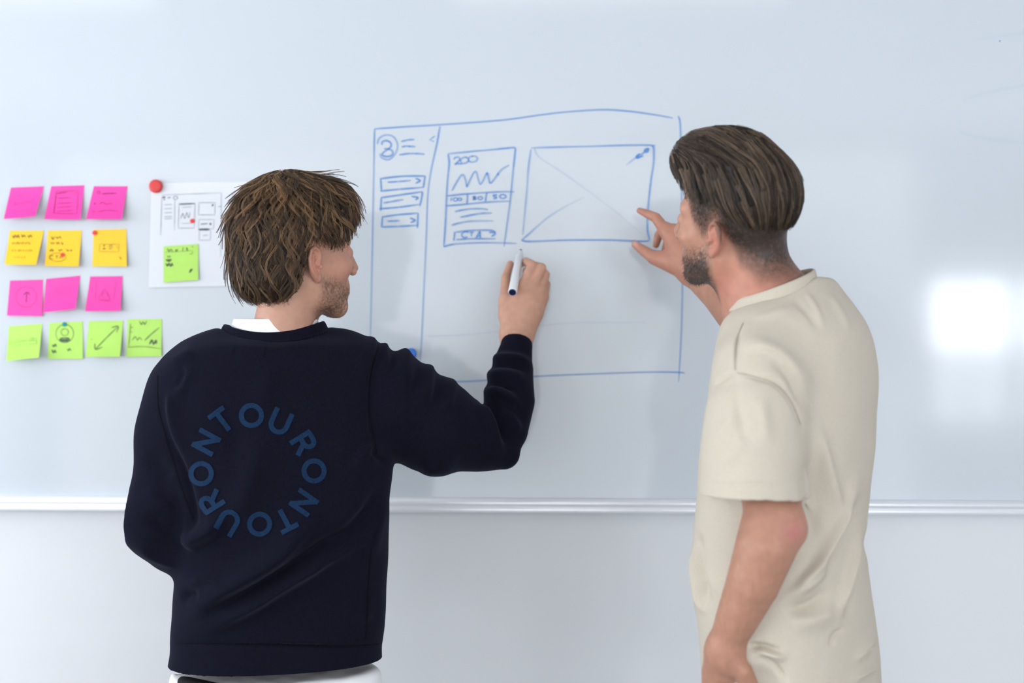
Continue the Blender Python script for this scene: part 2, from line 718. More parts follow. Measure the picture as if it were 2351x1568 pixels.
for yc, wd in LEFT_WINDOWS:
    nw += 1
    m = MB()
    a, b = yc - wd / 2, yc + wd / 2
    for q in ((a, a + .05), (yc - .025, yc + .025), (b - .05, b)):
        m.box((XL - .05, q[0], .95), (XL - .01, q[1], 2.45))
    for q in ((.95, 1.0), (2.4, 2.45)):
        m.box((XL - .05, a, q[0]), (XL - .01, b, q[1]))
    f = struct('window_%d' % nw, m, M_FRAME)
    MB().box((XL - .13, a, .95), (XL - .12, b, 2.45)).build('pane', M_GLASS, f)
for xc, wd, z0, z1 in REAR_WINDOWS:
    nw += 1
    m = MB()
    a, b = xc - wd / 2, xc + wd / 2
    for q in ((a, a + .04), (xc - .02, xc + .02), (b - .04, b)):
        m.box((q[0], YB - .05, z0), (q[1], YB - .01, z1))
    for q in ((z0, z0 + .04), (z1 - .04, z1)):
        m.box((a, YB - .05, q[0]), (b, YB - .01, q[1]))
    f = struct('window_%d' % nw, m, M_FRAME)
    MB().box((a, YB - .13, z0), (b, YB - .12, z1)).build('pane', M_GLASS, f)
M_ADDED_BLIND = mat('added_blind_fabric', (.8, .8, .78), .9, .1)  # unseen blinds added to go with the rear fill light
for i in range(4):
    xa = -3.2 + 1.365 * i
    mb_ = MB().box((xa + .01, YB + .002, .1), (xa + 1.355, YB + .008, 2.7)).box((xa + .01, YB, 2.7), (xa + 1.355, YB + .06, 2.77))
    struct('added_blind_%d' % (i + 1), mb_, M_ADDED_BLIND)
M_LAMP = mat('lamp_housing', (.8, .8, .8), .4)
for i, xc in enumerate((-2.0, 0.3)):
    o = MB().box((xc - .64, -2.19, ZC - .03), (xc + .64, -1.81, ZC)).build('ceiling_lamp', M_LAMP)
    tag(o, 'flat white ceiling lamp ' + ('above the sticky notes side of the room' if i == 0 else 'above the drawing side of the room'), 'lamp', 'ceiling lamps')

# ------------------------------------------------------------------ whiteboard
M_BOARD = mat('whiteboard_enamel', (.535, .590, .640), .095, .5, noise=(.9, .02), coat=.0)
M_ALU = mat('anodised_aluminium', (.80, .825, .87), .36, .5, metal=.35)
M_INK = ink_mat('blue_marker_ink', (.022, .235, .68))
BX0, BX1, BZ0, BZ1 = -2.2, 2.3, 1.135, 2.42
board = tag(empty('whiteboard', (0, 0, BZ0)), 'wide glossy whiteboard with a blue marker sketch and silver lower rail', 'whiteboard')
MB().box((BX0, 0, BZ0), (BX1, .018, BZ1)).build('panel', M_BOARD, board)


def rail(name, pts, x0, x1):
    p = spline(pts, 4)
    n = len(p)
    v = [(x0, a, b) for a, b in p] + [(x1, a, b) for a, b in p]
    f = [[i, (i + 1) % n, n + (i + 1) % n, n + i] for i in range(n)] + [list(range(n))[::-1], list(range(n, 2 * n))]
    return mesh_obj(name, v, f, M_ALU, board, True)


zt = 1.1595
rail('bottom_rail', [(.02, zt + .000), (-.004, zt), (-.011, zt - .002), (-.016, zt - .007), (-.0165, zt - .013), (-.013, zt - .0165), (-.0115, zt - .019),
                     (-.013, zt - .022), (-.0135, zt - .027), (-.011, zt - .0315), (-.004, zt - .033), (.02, zt - .033)], BX0, BX1)
rail('top_rail', [(.02, BZ1 + .01), (-.012, BZ1 + .01), (-.012, BZ1 - .015), (.0, BZ1 - .016), (.02, BZ1 - .016)], BX0, BX1)
for xx in (BX0, BX1):
    MB().box((xx - .012, -.012, BZ0 - .01), (xx + .012, .02, BZ1 + .01)).build('side_rail', M_ALU, board)

_off = [.0006]


def board_surf(q):
    return np.array([B(a, b, _off[0]) for a, b in q])


def zc(pts, s, ox, oy):
    return [(ox + a / s, oy + b / s) for a, b in pts]


def draw(name, strokes, parent=None, m=None, width=4.1, surf=None, sm=True):
    """strokes: (points px, ink start, ink end[, width])"""
    mb = MB()
    for st in strokes:
        pts, i0, i1 = st[:3]
        wd = st[3] if len(st) > 3 else width
        p = spline(pts, 7) if sm and len(pts) > 1 else np.array(pts, float)
        t = np.linspace(0, 1, len(p))
        ink = i0 + (i1 - i0) * t
        ink = ink * (.70 if m is None else 1) * (1 + .10 * np.sin(t * 17 + len(p)))
        ends = np.minimum(t, 1 - t) * len(p)
        wv = wd * (.65 + .35 * np.clip(ends / 2, 0, 1)) * (1 + .08 * np.sin(t * 11))
        _off[0] += .00002
        mb.ribbon(p, wv, np.clip(ink, 0, 1), surf or board_surf)
    return mb.build(name, m or M_INK, parent if parent is not None else board)


def oval(c, rx, ry, a0=-100, turns=1.05, n=10, tilt=0):
    out = []
    for i in range(n + 1):
        a = math.radians(a0) - 2 * math.pi * turns * i / n
        x, y = rx * math.cos(a), ry * math.sin(a)
        out.append((c[0] + x + tilt * y, c[1] + y))
    return out


def dot(c, r):
    return [(c[0] - r * .6, c[1]), (c[0], c[1] + r * .1), (c[0] + r * .6, c[1])]


Z4 = lambda pts: zc(pts, 2.341, 830, 230)
Z6 = lambda pts: zc(pts, 4.0534, 980, 300)
draw('screen_outline', [
    ([(860, 296), (930, 291), (1000, 287), (1150, 276), (1240, 264), (1300, 257), (1380, 252), (1440, 255), (1500, 263), (1545, 271)], .62, .62),
    ([(860, 296), (859, 330), (858, 400), (855, 550), (852, 700), (850, 776)], .70, .30),
    ([(1557, 266), (1562, 290), (1564, 400), (1566, 520), (1567, 640), (1565, 740), (1562, 810), (1558, 877)], .6, .42),
    ([(1005, 874), (1060, 876), (1150, 871), (1230, 864), (1400, 857), (1500, 854), (1560, 855), (1572, 857)], .42, .55),
    ([(1010, 290), (1003, 330), (990, 390), (982, 450), (978, 560), (972, 690), (968, 780), (963, 842)], .68, .36)])
draw('faint_line', [
    ([(975, 772), (1060, 769), (1180, 757), (1300, 742), (1480, 740)], .10, .08)])
for st in [([(2240, 92), (2290, 84), (2351, 76)], .03, .04, 7), ([(2210, 230), (2270, 212), (2351, 196)], .035, .05, 8),
    ([(2200, 300), (2260, 318), (2351, 328)], .03, .04, 8)]:
    draw('erased_smudge', [st])
draw('erased_smudge', [([(2294, 93), (2297, 95)], .8, .8, 3.5)])
draw('round_logo', [
    (Z4([(85, 236), (95, 205), (130, 187), (170, 196), (193, 236), (185, 280), (150, 318), (110, 310), (97, 285)]), .55, .5, 4),
    (Z4([(110, 240), (112, 224), (132, 217), (155, 228), (158, 248), (138, 266), (118, 280), (111, 295), (138, 303), (166, 292), (163, 270), (138, 262), (122, 262)]), .75, .7, 4.2)])
draw('text_line', [
    (Z4([(213, 222), (250, 214), (285, 211)]), .7, .6), (Z4([(216, 252), (240, 247), (290, 250)]), .7, .65), (Z4([(203, 294), (250, 287), (300, 287), (340, 290)]), .75, .6)])
draw('back_chevron', [(Z4([(394, 192), (366, 214), (390, 222)]), .75, .7)], sm=False)
draw('menu_box', [
    (Z4([(98, 422), (200, 410), (280, 407), (345, 408)]), .85, .8), (Z4([(103, 425), (107, 487)]), .9, .85), (Z4([(100, 489), (200, 479), (335, 468)]), .85, .7),
    (Z4([(341, 410), (332, 471)]), .85, .85), (Z4([(140, 440), (200, 437), (265, 431)]), .8, .6), (Z4([(290, 420), (315, 432), (290, 447)]), .85, .8)])
draw('menu_box', [
    (Z4([(103, 524), (200, 510), (328, 492)]), .8, .8), (Z4([(106, 524), (103, 596)]), .85, .85), (Z4([(94, 584), (200, 575), (310, 560)]), .85, .7),
    (Z4([(328, 492), (322, 530), (313, 571)]), .8, .8), (Z4([(118, 552), (160, 545), (225, 533)]), .75, .6), (Z4([(268, 517), (303, 523), (290, 537)]), .8, .8)])
draw('menu_box', [
    (Z4([(108, 628), (200, 615), (305, 607)]), .8, .8), (Z4([(112, 628), (108, 684)]), .85, .85), (Z4([(108, 681), (200, 678), (300, 672)]), .8, .7),
    (Z4([(304, 607), (300, 688)]), .8, .85), (Z4([(138, 650), (205, 648)]), .8, .7), (Z4([(260, 633), (288, 645), (263, 658)]), .85, .8)])
draw('card_outline', [
    (Z6([(198, 215), (207, 300), (198, 400), (188, 520), (180, 700), (170, 900), (158, 1082)]), .8, .75), (Z6([(198, 215), (400, 195), (620, 175), (790, 158), (825, 162)]), .55, .8),
    (Z6([(825, 160), (815, 260), (800, 400), (785, 560), (770, 700), (745, 880), (718, 1077)]), .8, .55), (Z6([(155, 1080), (220, 1062), (300, 1052), (500, 1043), (700, 1045), (840, 1050)]), .8, .4),
    (Z6([(185, 608), (350, 590), (560, 575), (700, 568), (815, 568)]), .8, .5), (Z6([(175, 700), (350, 685), (560, 665), (770, 655)]), .85, .5),
    (Z6([(378, 588), (376, 640), (372, 686)]), .8, .8), (Z6([(557, 573), (545, 662)]), .8, .75)])
draw('handwritten_200', [
    (Z6([(248, 268), (268, 248), (300, 248), (302, 275), (262, 312), (285, 305), (330, 312)]), .75, .7, 3.6),
    (Z6(oval((350, 275), 36, 29, -60, 1.05, 10, -.25)), .7, .65, 3.6), (Z6(oval((428, 264), 42, 29, -90, 1.05, 10, -.2)), .7, .6, 3.6)])
draw('chart_curve', [
    (Z6([(232, 560), (270, 490), (315, 420), (342, 415), (360, 460), (373, 510), (400, 460), (435, 392), (460, 385), (478, 450), (495, 497), (520, 470), (558, 397),
         (575, 440), (588, 487), (618, 462), (662, 402), (700, 358), (765, 320)]), .62, .62),
    (Z6(dot((373, 512), 13)), 1, 1, 6.5), (Z6(dot((560, 396), 13)), 1, 1, 6.5), (Z6(dot((662, 402), 13)), 1, 1, 6.5)])
draw('handwritten_100', [(Z6([(228, 622), (224, 656)]), .9, .9, 3.2), (Z6(oval((266, 640), 20, 15)), .85, .8, 3), (Z6(oval((306, 638), 18, 12)), .9, .85, 3)])
draw('handwritten_80', [(Z6([(455, 612), (430, 615), (445, 627), (458, 636), (432, 640), (440, 626), (458, 612)]), .9, .9, 3.4), (Z6(oval((497, 627), 21, 14)), .9, .85, 3.2)])
draw('handwritten_50', [(Z6([(655, 597), (620, 600), (622, 613), (645, 617), (642, 630), (616, 633)]), .95, .9, 3.4), (Z6(oval((707, 612), 29, 18)), .9, .8, 3.4)])
draw('text_line', [
    (Z6([(258, 752), (330, 738), (420, 727), (520, 727), (570, 736)]), .75, .5), (Z6([(308, 805), (450, 778), (520, 768), (605, 767)]), .8, .55),
    (Z6([(230, 880), (290, 862), (370, 846), (450, 840), (620, 840)]), .75, .4)])
draw('button_box', [
    (Z6([(250, 1025), (256, 985), (258, 945)]), .8, .85), (Z6([(255, 945), (400, 930), (520, 925), (610, 930), (640, 952)]), .7, .75), (Z6([(275, 1014), (400, 1006), (640, 1005)]), .75, .6)])
draw('handwritten_cta', [
    (Z6([(388, 950), (372, 941), (345, 944), (324, 964), (330, 986), (352, 993), (380, 988)]), .85, .85, 3.4), (Z6([(398, 948), (436, 945)]), .8, .8, 3.2), (Z6([(418, 947), (414, 985)]), .8, .8, 3.2),
    (Z6([(456, 1000), (474, 968), (492, 938), (495, 965), (498, 1000)]), .9, .9, 3.4), (Z6([(462, 982), (500, 978)]), .85, .8, 3.2), (Z6([(578, 948), (625, 946), (632, 962), (600, 985)]), .8, .8)])
draw('picture_box', [
    (Z6([(970, 160), (1200, 153), (1500, 146), (1800, 137), (2000, 134), (2125, 138)]), .5, .72), (Z6([(968, 175), (945, 350), (930, 560), (910, 780), (893, 970)]), .62, .42),
    (Z6([(880, 1020), (930, 1030), (1050, 1028), (1300, 1018), (1700, 1018), (1900, 1026), (2000, 1030), (2070, 1026)]), .7, .75),
    (Z6([(2095, 140), (2112, 170), (2110, 300), (2088, 450), (2065, 650), (2052, 850), (2057, 950), (2074, 1022)]), .8, .72),
    (Z6([(1003, 160), (1020, 215), (1080, 272), (1250, 382), (1500, 560), (1750, 750), (2000, 960)]), .26, .06), (Z6([(880, 1020), (950, 960), (1050, 870), (1150, 790), (1300, 700), (1470, 615)]), .65, .10)])
draw('arrow_sketch', [
    (Z6([(1850, 325), (1900, 285), (1935, 258), (1990, 225), (2065, 165)]), .15, .8), (Z6([(2068, 165), (2030, 176), (2028, 195), (2055, 195), (2068, 165)]), .85, .8),
    (Z6([(1985, 212), (1950, 238), (1960, 255), (2015, 232)]), .95, .8, 3.6), (Z6([(1948, 242), (1972, 236)]), 1, 1, 4.5)])

# ------------------------------------------------------------------ sticky notes, paper, magnets
M_PINK = mat('pink_paper', (.84, .055, .38), .5, .4, noise=(30, .03))
M_YELLOW = mat('yellow_paper', (.88, .55, .02), .5, .4, noise=(30, .03))
M_GREEN = mat('green_paper', (.43, .74, .13), .5, .4, noise=(30, .03))
M_PAPER = mat('white_paper', (.70, .735, .79), .8, .2)
M_PEN = ink_mat('dark_pen_ink', (.02, .035, .05))
M_PENPINK = ink_mat('pink_pen_ink', (.25, .0, .12))
M_PENBROWN = ink_mat('brown_pen_ink', (.10, .05, .01))
M_PENGREY = ink_mat('grey_pencil', (.10, .13, .18))
ZN = lambda pts: np.array(zc(pts, 3.26667, 0, 380))


class Sheet:
    def __init__(s, corners, lift, base=.0008, power=1.9, twist=0.0, top=0.0):
        s.c = ZN(corners)
        lift = lift * 1.45 if lift > .008 else lift
        s.lift, s.base, s.pw, s.tw = lift, base, power, twist
        tl, tr, br, bl = s.c
        s.A = np.linalg.inv(np.stack([(tr - tl + br - bl) / 2, (bl - tl + br - tr) / 2], 1))

    def at(s, uv, extra=0.0):
        u, v = uv[:, 0:1], uv[:, 1:2]
        tl, tr, br, bl = s.c
        p = tl * (1 - u) * (1 - v) + tr * u * (1 - v) + br * u * v + bl * (1 - u) * v
        off = s.base + extra + np.clip(s.lift * (1 + s.tw * (u - .5)), 0, None) * np.clip(v, 0, 1) ** s.pw
        return np.array([B(a, b, o) for (a, b), o in zip(p, off[:, 0])])

    def px(s, q):                                   # picture point of the traced note -> surface
        uv = (np.asarray(q) - (s.c[0] + s.c[1] + s.c[2] + s.c[3]) / 4) @ s.A.T + .5
        return s.at(np.clip(uv, .01, .99), .0005)

    def build(s, name, m, n=10):
        g = np.linspace(0, 1, n)
        uv = np.stack(np.meshgrid(g, g, indexing='ij'), -1).reshape(-1, 2)
        v = s.at(uv)
        f = [[i * n + j, i * n + j + 1, (i + 1) * n + j + 1, (i + 1) * n + j] for i in range(n - 1) for j in range(n - 1)]
        o = mesh_obj(name, v, np.array(f), m)
        return o


def scribble(x0, y0, x1, h, ink=.6, seed=1, word=22, w_=2.0):
    """a row of illegible handwriting between x0 and x1 (zoom units)"""
    r = random.Random(seed)
    out, x = [], x0
    while x < x1 - 8:
        xe = min(x + r.uniform(.6, 1.5) * word, x1)
        pts = []
        xx = x
        up = True
        while xx < xe:
            pts.append((xx + r.uniform(-1, 2), y0 + (0 if up else h) + r.uniform(-.25, .25) * h))
            up = not up
            xx += r.uniform(.35, .8) * h
        if len(pts) > 2:
            out.append((ZN(pts), ink, ink * r.uniform(.7, 1), w_))
        x = xe + r.uniform(.25, .6) * h
    return out


def rect(x0, y0, x1, y1, ink, w_=1.8, sk=0):
    return [(ZN([(x0, y0), (x1, y0)]), ink, ink, w_), (ZN([(x1, y0), (x1 - sk, y1)]), ink, ink, w_), (ZN([(x1 - sk, y1), (x0 - sk, y1)]), ink, ink, w_), (ZN([(x0 - sk, y1), (x0, y0)]), ink, ink, w_)]


def ln(*pts, ink=.5, w_=2.0):
    return (ZN(pts), ink, ink * .85, w_)


G = 'sticky notes on the whiteboard'
NOTES = [
    ('pink', [(82, 165), (330, 155), (262, 382), (28, 402)], .020, .3, 'curled pink sticky note in the top left corner of the note grid', 'note',
     [ln((110, 225), (180, 215), ink=.2), ln((130, 285), (250, 270), ink=.25), ln((105, 300), (115, 280), (122, 300), ink=.3), ln((110, 340), (230, 330), ink=.15)]),
    ('pink', [(384, 155), (632, 148), (602, 405), (332, 402)], .013, 0, 'pink sticky note with a drawn list box, middle of the top row', 'note',
     rect(420, 190, 590, 360, .45, sk=16) + [ln((425, 208), (500, 200), ink=.6, w_=3), ln((560, 205), (580, 205), ink=.5), ln((432, 245), (530, 240)), ln((430, 285), (540, 278)), ln((425, 315), (550, 305), ink=.4), ln((420, 345), (550, 335), ink=.4),
                                             ln((408, 355), (420, 195), ink=.35)]),
    ('pink', [(704, 155), (957, 155), (912, 403), (645, 402)], .015, 0, 'pink sticky note with three bullet lines, right end of the top row', 'note',
     [(ZN(oval((738, 203), 12, 12)), .5, .5, 1.8), ln((765, 212), (875, 208), ink=.65, w_=3), (ZN(dot((712, 284), 8)), .9, .9, 4), ln((745, 290), (770, 275), (795, 290), (840, 280), ink=.45), (ZN(oval((703, 347), 9, 9)), .3, .3, 1.6), ln((730, 350), (800, 335), (880, 343), ink=.4)]),
    ('yellow', [(74, 487), (330, 487), (270, 745), (35, 743)], .018, .3, 'yellow sticky note with four lines of writing curling off at the left edge', 'note',
     scribble(95, 520, 242, 20, .7, 11, 60, 2.6) + scribble(92, 575, 232, 14, .4, 12) + scribble(85, 630, 260, 12, .35, 13) + scribble(85, 680, 205, 12, .2, 14)),
    ('yellow', [(360, 487), (614, 485), (590, 757), (335, 752)], .010, 0, 'yellow sticky note with four lines of writing and a red dot sticker', 'note',
     scribble(385, 530, 485, 20, .75, 21, 40, 2.6) + scribble(378, 575, 500, 15, .65, 22) + scribble(372, 628, 545, 16, .7, 23) +
     [ln((402, 675), (375, 680), (378, 698), (400, 698), ink=.65), ln((415, 678), (438, 676), ink=.6), ln((427, 678), (425, 700), ink=.6), ln((445, 700), (458, 675), (465, 700), ink=.6), (ZN(oval((432, 688), 62, 32, -60, .95)), .45, .4, 1.8)]),
    ('yellow', [(702, 480), (948, 475), (950, 757), (692, 755)], .006, .8, 'flat yellow sticky note with a small drawn box in its middle', 'note',
     rect(748, 590, 895, 645, .35, 1.8, 4) + [(ZN(dot((780, 600), 8)), .9, .9, 4), ln((770, 625), (792, 622), ink=.9, w_=3), ln((815, 600), (845, 598), ink=.7), ln((815, 612), (850, 612), ink=.6), ln((815, 625), (840, 625), ink=.6), ln((878, 600), (882, 625), ink=.4), ln((890, 685), (908, 695), (900, 705), ink=.5)]),
    ('pink', [(75, 862), (322, 855), (316, 1130), (52, 1125)], .005, 0, 'flat deep pink sticky note with an upward arrow in a circle', 'note',
     [(ZN(oval((196, 985), 78, 78, -90, 1.0, 16)), .3, .3, 2), ln((196, 1028), (198, 990), (202, 952), ink=.8, w_=2.4), ln((175, 972), (202, 950), (226, 972), ink=.75, w_=2.4)]),
    ('pink', [(345, 850), (602, 825), (565, 1075), (322, 1103)], .018, .2, 'curled pale pink sticky note in the third row, middle', 'note',
     rect(420, 915, 525, 960, .14) + [ln((435, 935), (500, 930), ink=.15), ln((420, 930), (440, 955), ink=.14)]),
    ('pink', [(676, 832), (920, 828), (902, 1090), (638, 1093)], .011, 0, 'pink sticky note with a faint triangle drawing, right end of the third row', 'note',
     [ln((722, 865), (715, 1010), ink=.25), ln((872, 865), (850, 1010), ink=.22), ln((740, 1000), (785, 930), (820, 1005), (740, 1000), ink=.3), (ZN(oval((787, 970), 20, 18)), .25, .25, 1.6), ln((722, 1010), (845, 1020), ink=.25)]),
    ('green', [(67, 1205), (317, 1185), (292, 1440), (47, 1467)], .018, .3, 'curled green sticky note at the left end of the bottom row', 'note',
     rect(80, 1310, 275, 1345, .16) + rect(222, 1290, 272, 1335, .2) + [ln((80, 1330), (210, 1315), ink=.2), ln((232, 1300), (262, 1298), ink=.3), ln((232, 1315), (262, 1312), ink=.3)]),
    ('green', [(370, 1180), (620, 1168), (622, 1450), (357, 1450)], .004, 0, 'flat green sticky note with a drawn portrait circle under a teal dot', 'note',
     [(ZN(oval((485, 1260), 67, 68, -90, 1.0, 16)), .45, .45, 2), (ZN(oval((485, 1250), 28, 26)), .5, .5, 2), ln((445, 1315), (460, 1295), (510, 1295), (525, 1315), ink=.7, w_=3), ln((450, 1308), (520, 1308), ink=.7, w_=5), ln((455, 1318), (515, 1318), ink=.6, w_=4)] +
     scribble(395, 1345, 455, 16, .85, 31, 60, 3) + scribble(390, 1385, 452, 18, .85, 32, 60, 3) + scribble(505, 1372, 545, 14, .7, 33, 30, 2.4)),
    ('green', [(666, 1168), (925, 1162), (900, 1433), (642, 1435)], .012, 0, 'green sticky note with a long double-headed diagonal arrow', 'note',
     [ln((718, 1375), (800, 1290), (880, 1212), ink=.6, w_=2.6), ln((838, 1215), (885, 1206), (875, 1250), ink=.6, w_=2.6), ln((712, 1335), (715, 1378), (768, 1362), ink=.6, w_=2.6), ln((680, 1305), (695, 1300), ink=.3)]),
    ('green', [(957, 1152), (1214, 1150), (1210, 1430), (945, 1435)], .004, 0, 'green sticky note with a drawn rising graph, right end of the bottom row', 'note',
     scribble(1045, 1170, 1108, 20, .6, 41, 60, 2.4) + [ln((978, 1185), (972, 1280), (965, 1365), ink=.5, w_=2.4), ln((962, 1362), (1080, 1358), (1205, 1375), ink=.45, w_=2.2), ln((978, 1215), (998, 1212), ink=.4), ln((975, 1250), (995, 1248), ink=.4),
      ln((990, 1310), (1015, 1285), (1030, 1310), (1045, 1290), (1065, 1308), ink=.6), ln((1085, 1312), (1130, 1268), (1195, 1215), ink=.6, w_=2.6), ln((1120, 1340), (1140, 1310), (1150, 1340), (1170, 1312), (1172, 1338), ink=.8, w_=3.4)]),
]
PM = {'pink': (M_PINK, M_PENPINK), 'yellow': (M_YELLOW, M_PENBROWN), 'green': (M_GREEN, M_PEN)}
for colr, cor, lift, tw, lab, cat, strokes in NOTES:
    sh = Sheet(cor, lift, twist=tw)
    o = tag(sh.build('sticky_note', PM[colr][0]), lab, 'sticky note', G)
    draw('pen_drawing', strokes, o, PM[colr][1], surf=sh.px, width=2)

# printed wireframe sheet behind the first man's head
sheet = Sheet([(1135, 132), (2135, 118), (2125, 897), (1115, 915)], .002, base=.0008, power=1)
paper = tag(sheet.build('paper_sheet', M_PAPER, 14), 'white paper sheet with printed wireframes behind the brown-haired head', 'paper')
draw('printed_wireframe', [
    ln((1210, 222), (1400, 215), (1655, 205), ink=.35), ln((1660, 205), (1655, 690), ink=.4), ln((1212, 240), (1205, 525), ink=.45), ln((1310, 260), (1308, 488), ink=.4),
    ln((1215, 240), (1240, 238), ink=.9, w_=4), ln((1228, 250), (1232, 262), ink=.7, w_=3), ln((1255, 242), (1280, 240), ink=.6, w_=3), (ZN(oval((1315, 243), 16, 12)), .5, .5, 2)] +
    [ln((1232, y), (1292, y - 3), ink=.35, w_=2.4) for y in (295, 325, 355, 385, 400)] +
    rect(1342, 285, 1462, 470, .4, 2, 6) + [ln((1345, 292), (1462, 285), ink=.8, w_=3.2), ln((1365, 315), (1440, 310), ink=.4), ln((1355, 400), (1370, 360), (1385, 398), (1400, 355), (1415, 392), (1425, 350), ink=.5), ln((1360, 435), (1440, 432), ink=.3)] +
    rect(1492, 278, 1615, 370, .38, 2, 4) + [ln((1590, 305), (1600, 290), ink=.9, w_=4)] +
    rect(1492, 405, 1605, 475, .32, 2, 3) + [ln((1505, 440), (1560, 435), ink=.6, w_=3), (ZN(dot((1578, 437), 12)), .8, .8, 5), ln((1490, 480), (1570, 478), ink=.8, w_=5)] +
    rect(1496, 485, 1580, 560, .32, 2, 3) + [ln((1520, 525), (1560, 522), ink=.4)], paper, M_PENGREY, surf=sheet.px)
draw('printed_wireframe', [ln((1742, 220), (1900, 213), (2080, 208), ink=.35), ln((1742, 220), (1738, 420), (1730, 690), ink=.4), ln((2080, 208), (2075, 690), ink=.4), ln((1735, 308), (1760, 306), ink=.7), ln((1635, 308), (1660, 306), ink=.5)] +
     rect(1800, 290, 1900, 460, .35, 2, 6) + rect(1930, 285, 2040, 370, .35, 2, 4), paper, M_PENGREY, surf=sheet.px)
shg = Sheet([(1226, 605), (1487, 588), (1487, 858), (1226, 877)], .004, base=.0035)
o = tag(shg.build('sticky_note', M_GREEN), 'green sticky note stuck on the white paper sheet', 'sticky note', G)
draw('pen_drawing', scribble(1255, 625, 1335, 18, .65, 51, 60, 2.4), o, M_PEN, surf=shg.px)
draw('pen_drawing', [ln((1375, 612), (1368, 640), ink=.6), ln((1400, 615), (1405, 640), ink=.8, w_=3), ln((1440, 605), (1450, 612), ink=.6), ln((1445, 640), (1440, 662), (1420, 664), ink=.4),
     ln((1240, 650), (1340, 645), (1440, 638), ink=.3)] + scribble(1255, 675, 1312, 14, .7, 52) + scribble(1245, 702, 1290, 14, .85, 53, 40, 2.8) + scribble(1245, 735, 1320, 18, .9, 54, 40, 3), o, M_PEN, surf=shg.px)
draw('pen_drawing', [ln((1420, 803), (1442, 775), ink=.85, w_=4), ln((1424, 785), (1440, 778), ink=.7, w_=3)], o, M_PEN, surf=shg.px)

M_RED = mat('red_plastic', (.62, .035, .035), .4, .5)
M_REDSTICK = mat('red_sticker', (.80, .05, .05), .6, .3)
M_TEAL = mat('teal_sticker', (.0, .28, .30), .6, .3)
M_BLUEM = mat('blue_plastic', (.02, .16, .62), .4, .5)


def magnet(name, px, py, r_px, base, h, m, label, cat, group=None, bevel=.003):
    a = B(px, py, base)
    c = B(px, py, base + h)
    r = r_px * 3.1 / F_PX
    b = a - np.array([0, h, 0])
    o = MB().lathe(a, b, [(0, r * .96), (h * .15, r), (h - bevel, r), (h - bevel * .3, r - bevel * .35), (h, r - bevel), (h, r * .5)], 40).build(name, m, None, True)
    return tag(o, label, cat, group)


def znp(x, y):
    return x / 3.26667, 380 + y / 3.26667


magnet('round_magnet', 359, 428, 15.5, .0015, .009, M_RED, 'big round red magnet at the visible corner of the paper sheet', 'magnet', 'red magnets holding the paper')
magnet('round_magnet', 652, 409, 15.5, .0022, .009, M_RED, 'round red magnet mostly hidden behind the brown hair', 'magnet', 'red magnets holding the paper')
magnet('dot_sticker', *znp(470, 671), 5.2, .0082, .0012, M_REDSTICK, 'red dot sticker on the lower part of a written yellow note', 'sticker', 'dot stickers', .0004)
magnet('dot_sticker', *znp(711, 505), 5.2, .0012, .0025, M_REDSTICK, 'red dot at the top left corner of the flat yellow note', 'sticker', 'dot stickers', .0004)
magnet('dot_sticker', *znp(1442, 416), 5.2, .0022, .0012, M_REDSTICK, 'red dot sticker on the printed wireframe of the paper sheet', 'sticker', 'dot stickers', .0004)
magnet('dot_sticker', *znp(484, 1191), 5.2, .0010, .0020, M_TEAL, 'teal dot at the top of the green portrait note', 'sticker', 'dot stickers', .0004)
magnet('blue_magnet', 944, 812, 13, .0005, .009, M_BLUEM, 'blue magnet peeping out above the navy shoulder', 'magnet')
#=PEOPLE=
# ------------------------------------------------------------------ people: shared materials
M_SKIN = mat('skin', rough=.5, spec=.35, attr='Col', noise=(70, .07), bump=(900, .12, .0006), sss=.12)
M_HAIR = mat('hair', rough=.42, spec=.45, attr='Col')
M_NAVY = mat('navy_sweatshirt_cotton', (.0066, .0068, .0140), .9, .02, noise=(500, .25), bump=(1400, .35, .0008), sheen=.055)
M_NAVYRIB = mat('navy_ribbed_cotton', (.0066, .0068, .0138), .9, .02, noise=(500, .25), bump=(1400, .35, .0008), sheen=.055)
M_SEAM = mat('navy_seam_thread', (.003, .003, .006), .9, .1)
M_PRINT = mat('blue_print', (.0048, .021, .058), .7, .1, noise=(300, .25))
M_TEE = mat('white_cotton', (.78, .79, .82), .85, .2, bump=(1200, .2, .0005))
M_BEIGE = mat('beige_cotton', (.52, .475, .40), .88, .15, noise=(420, .05), bump=(1300, .3, .0006), sheen=.05)
M_BLACK = mat('black_denim', (.012, .012, .014), .8, .2, bump=(900, .4, .0008))
M_JEANS = mat('light_denim', (.33, .42, .50), .8, .2, noise=(600, .25), bump=(900, .4, .0008))
M_SHOE = mat('shoe_leather', (.05, .05, .055), .5, .4)
M_EYE = mat('eye_white', (.80, .78, .75), .15, .5)
M_IRIS = mat('iris', (.10, .16, .20), .1, .5)

SK = np.array([.475, .262, .188])
RED = np.array([.52, .17, .125])


def mixc(c, m, col):
    return c * (1 - m[:, None]) + np.array(col) * m[:, None]


def sstep(a, b, x):
    t = np.clip((x - a) / (b - a), 0, 1)
    return t * t * (3 - 2 * t)


def vnoise(v, f, it):
    r = rng.normal(size=(len(v), 3))
    for _ in range(it):
        r = laplace(r, f, .7)
    return r[:, 0] / r[:, 0].std() * .5


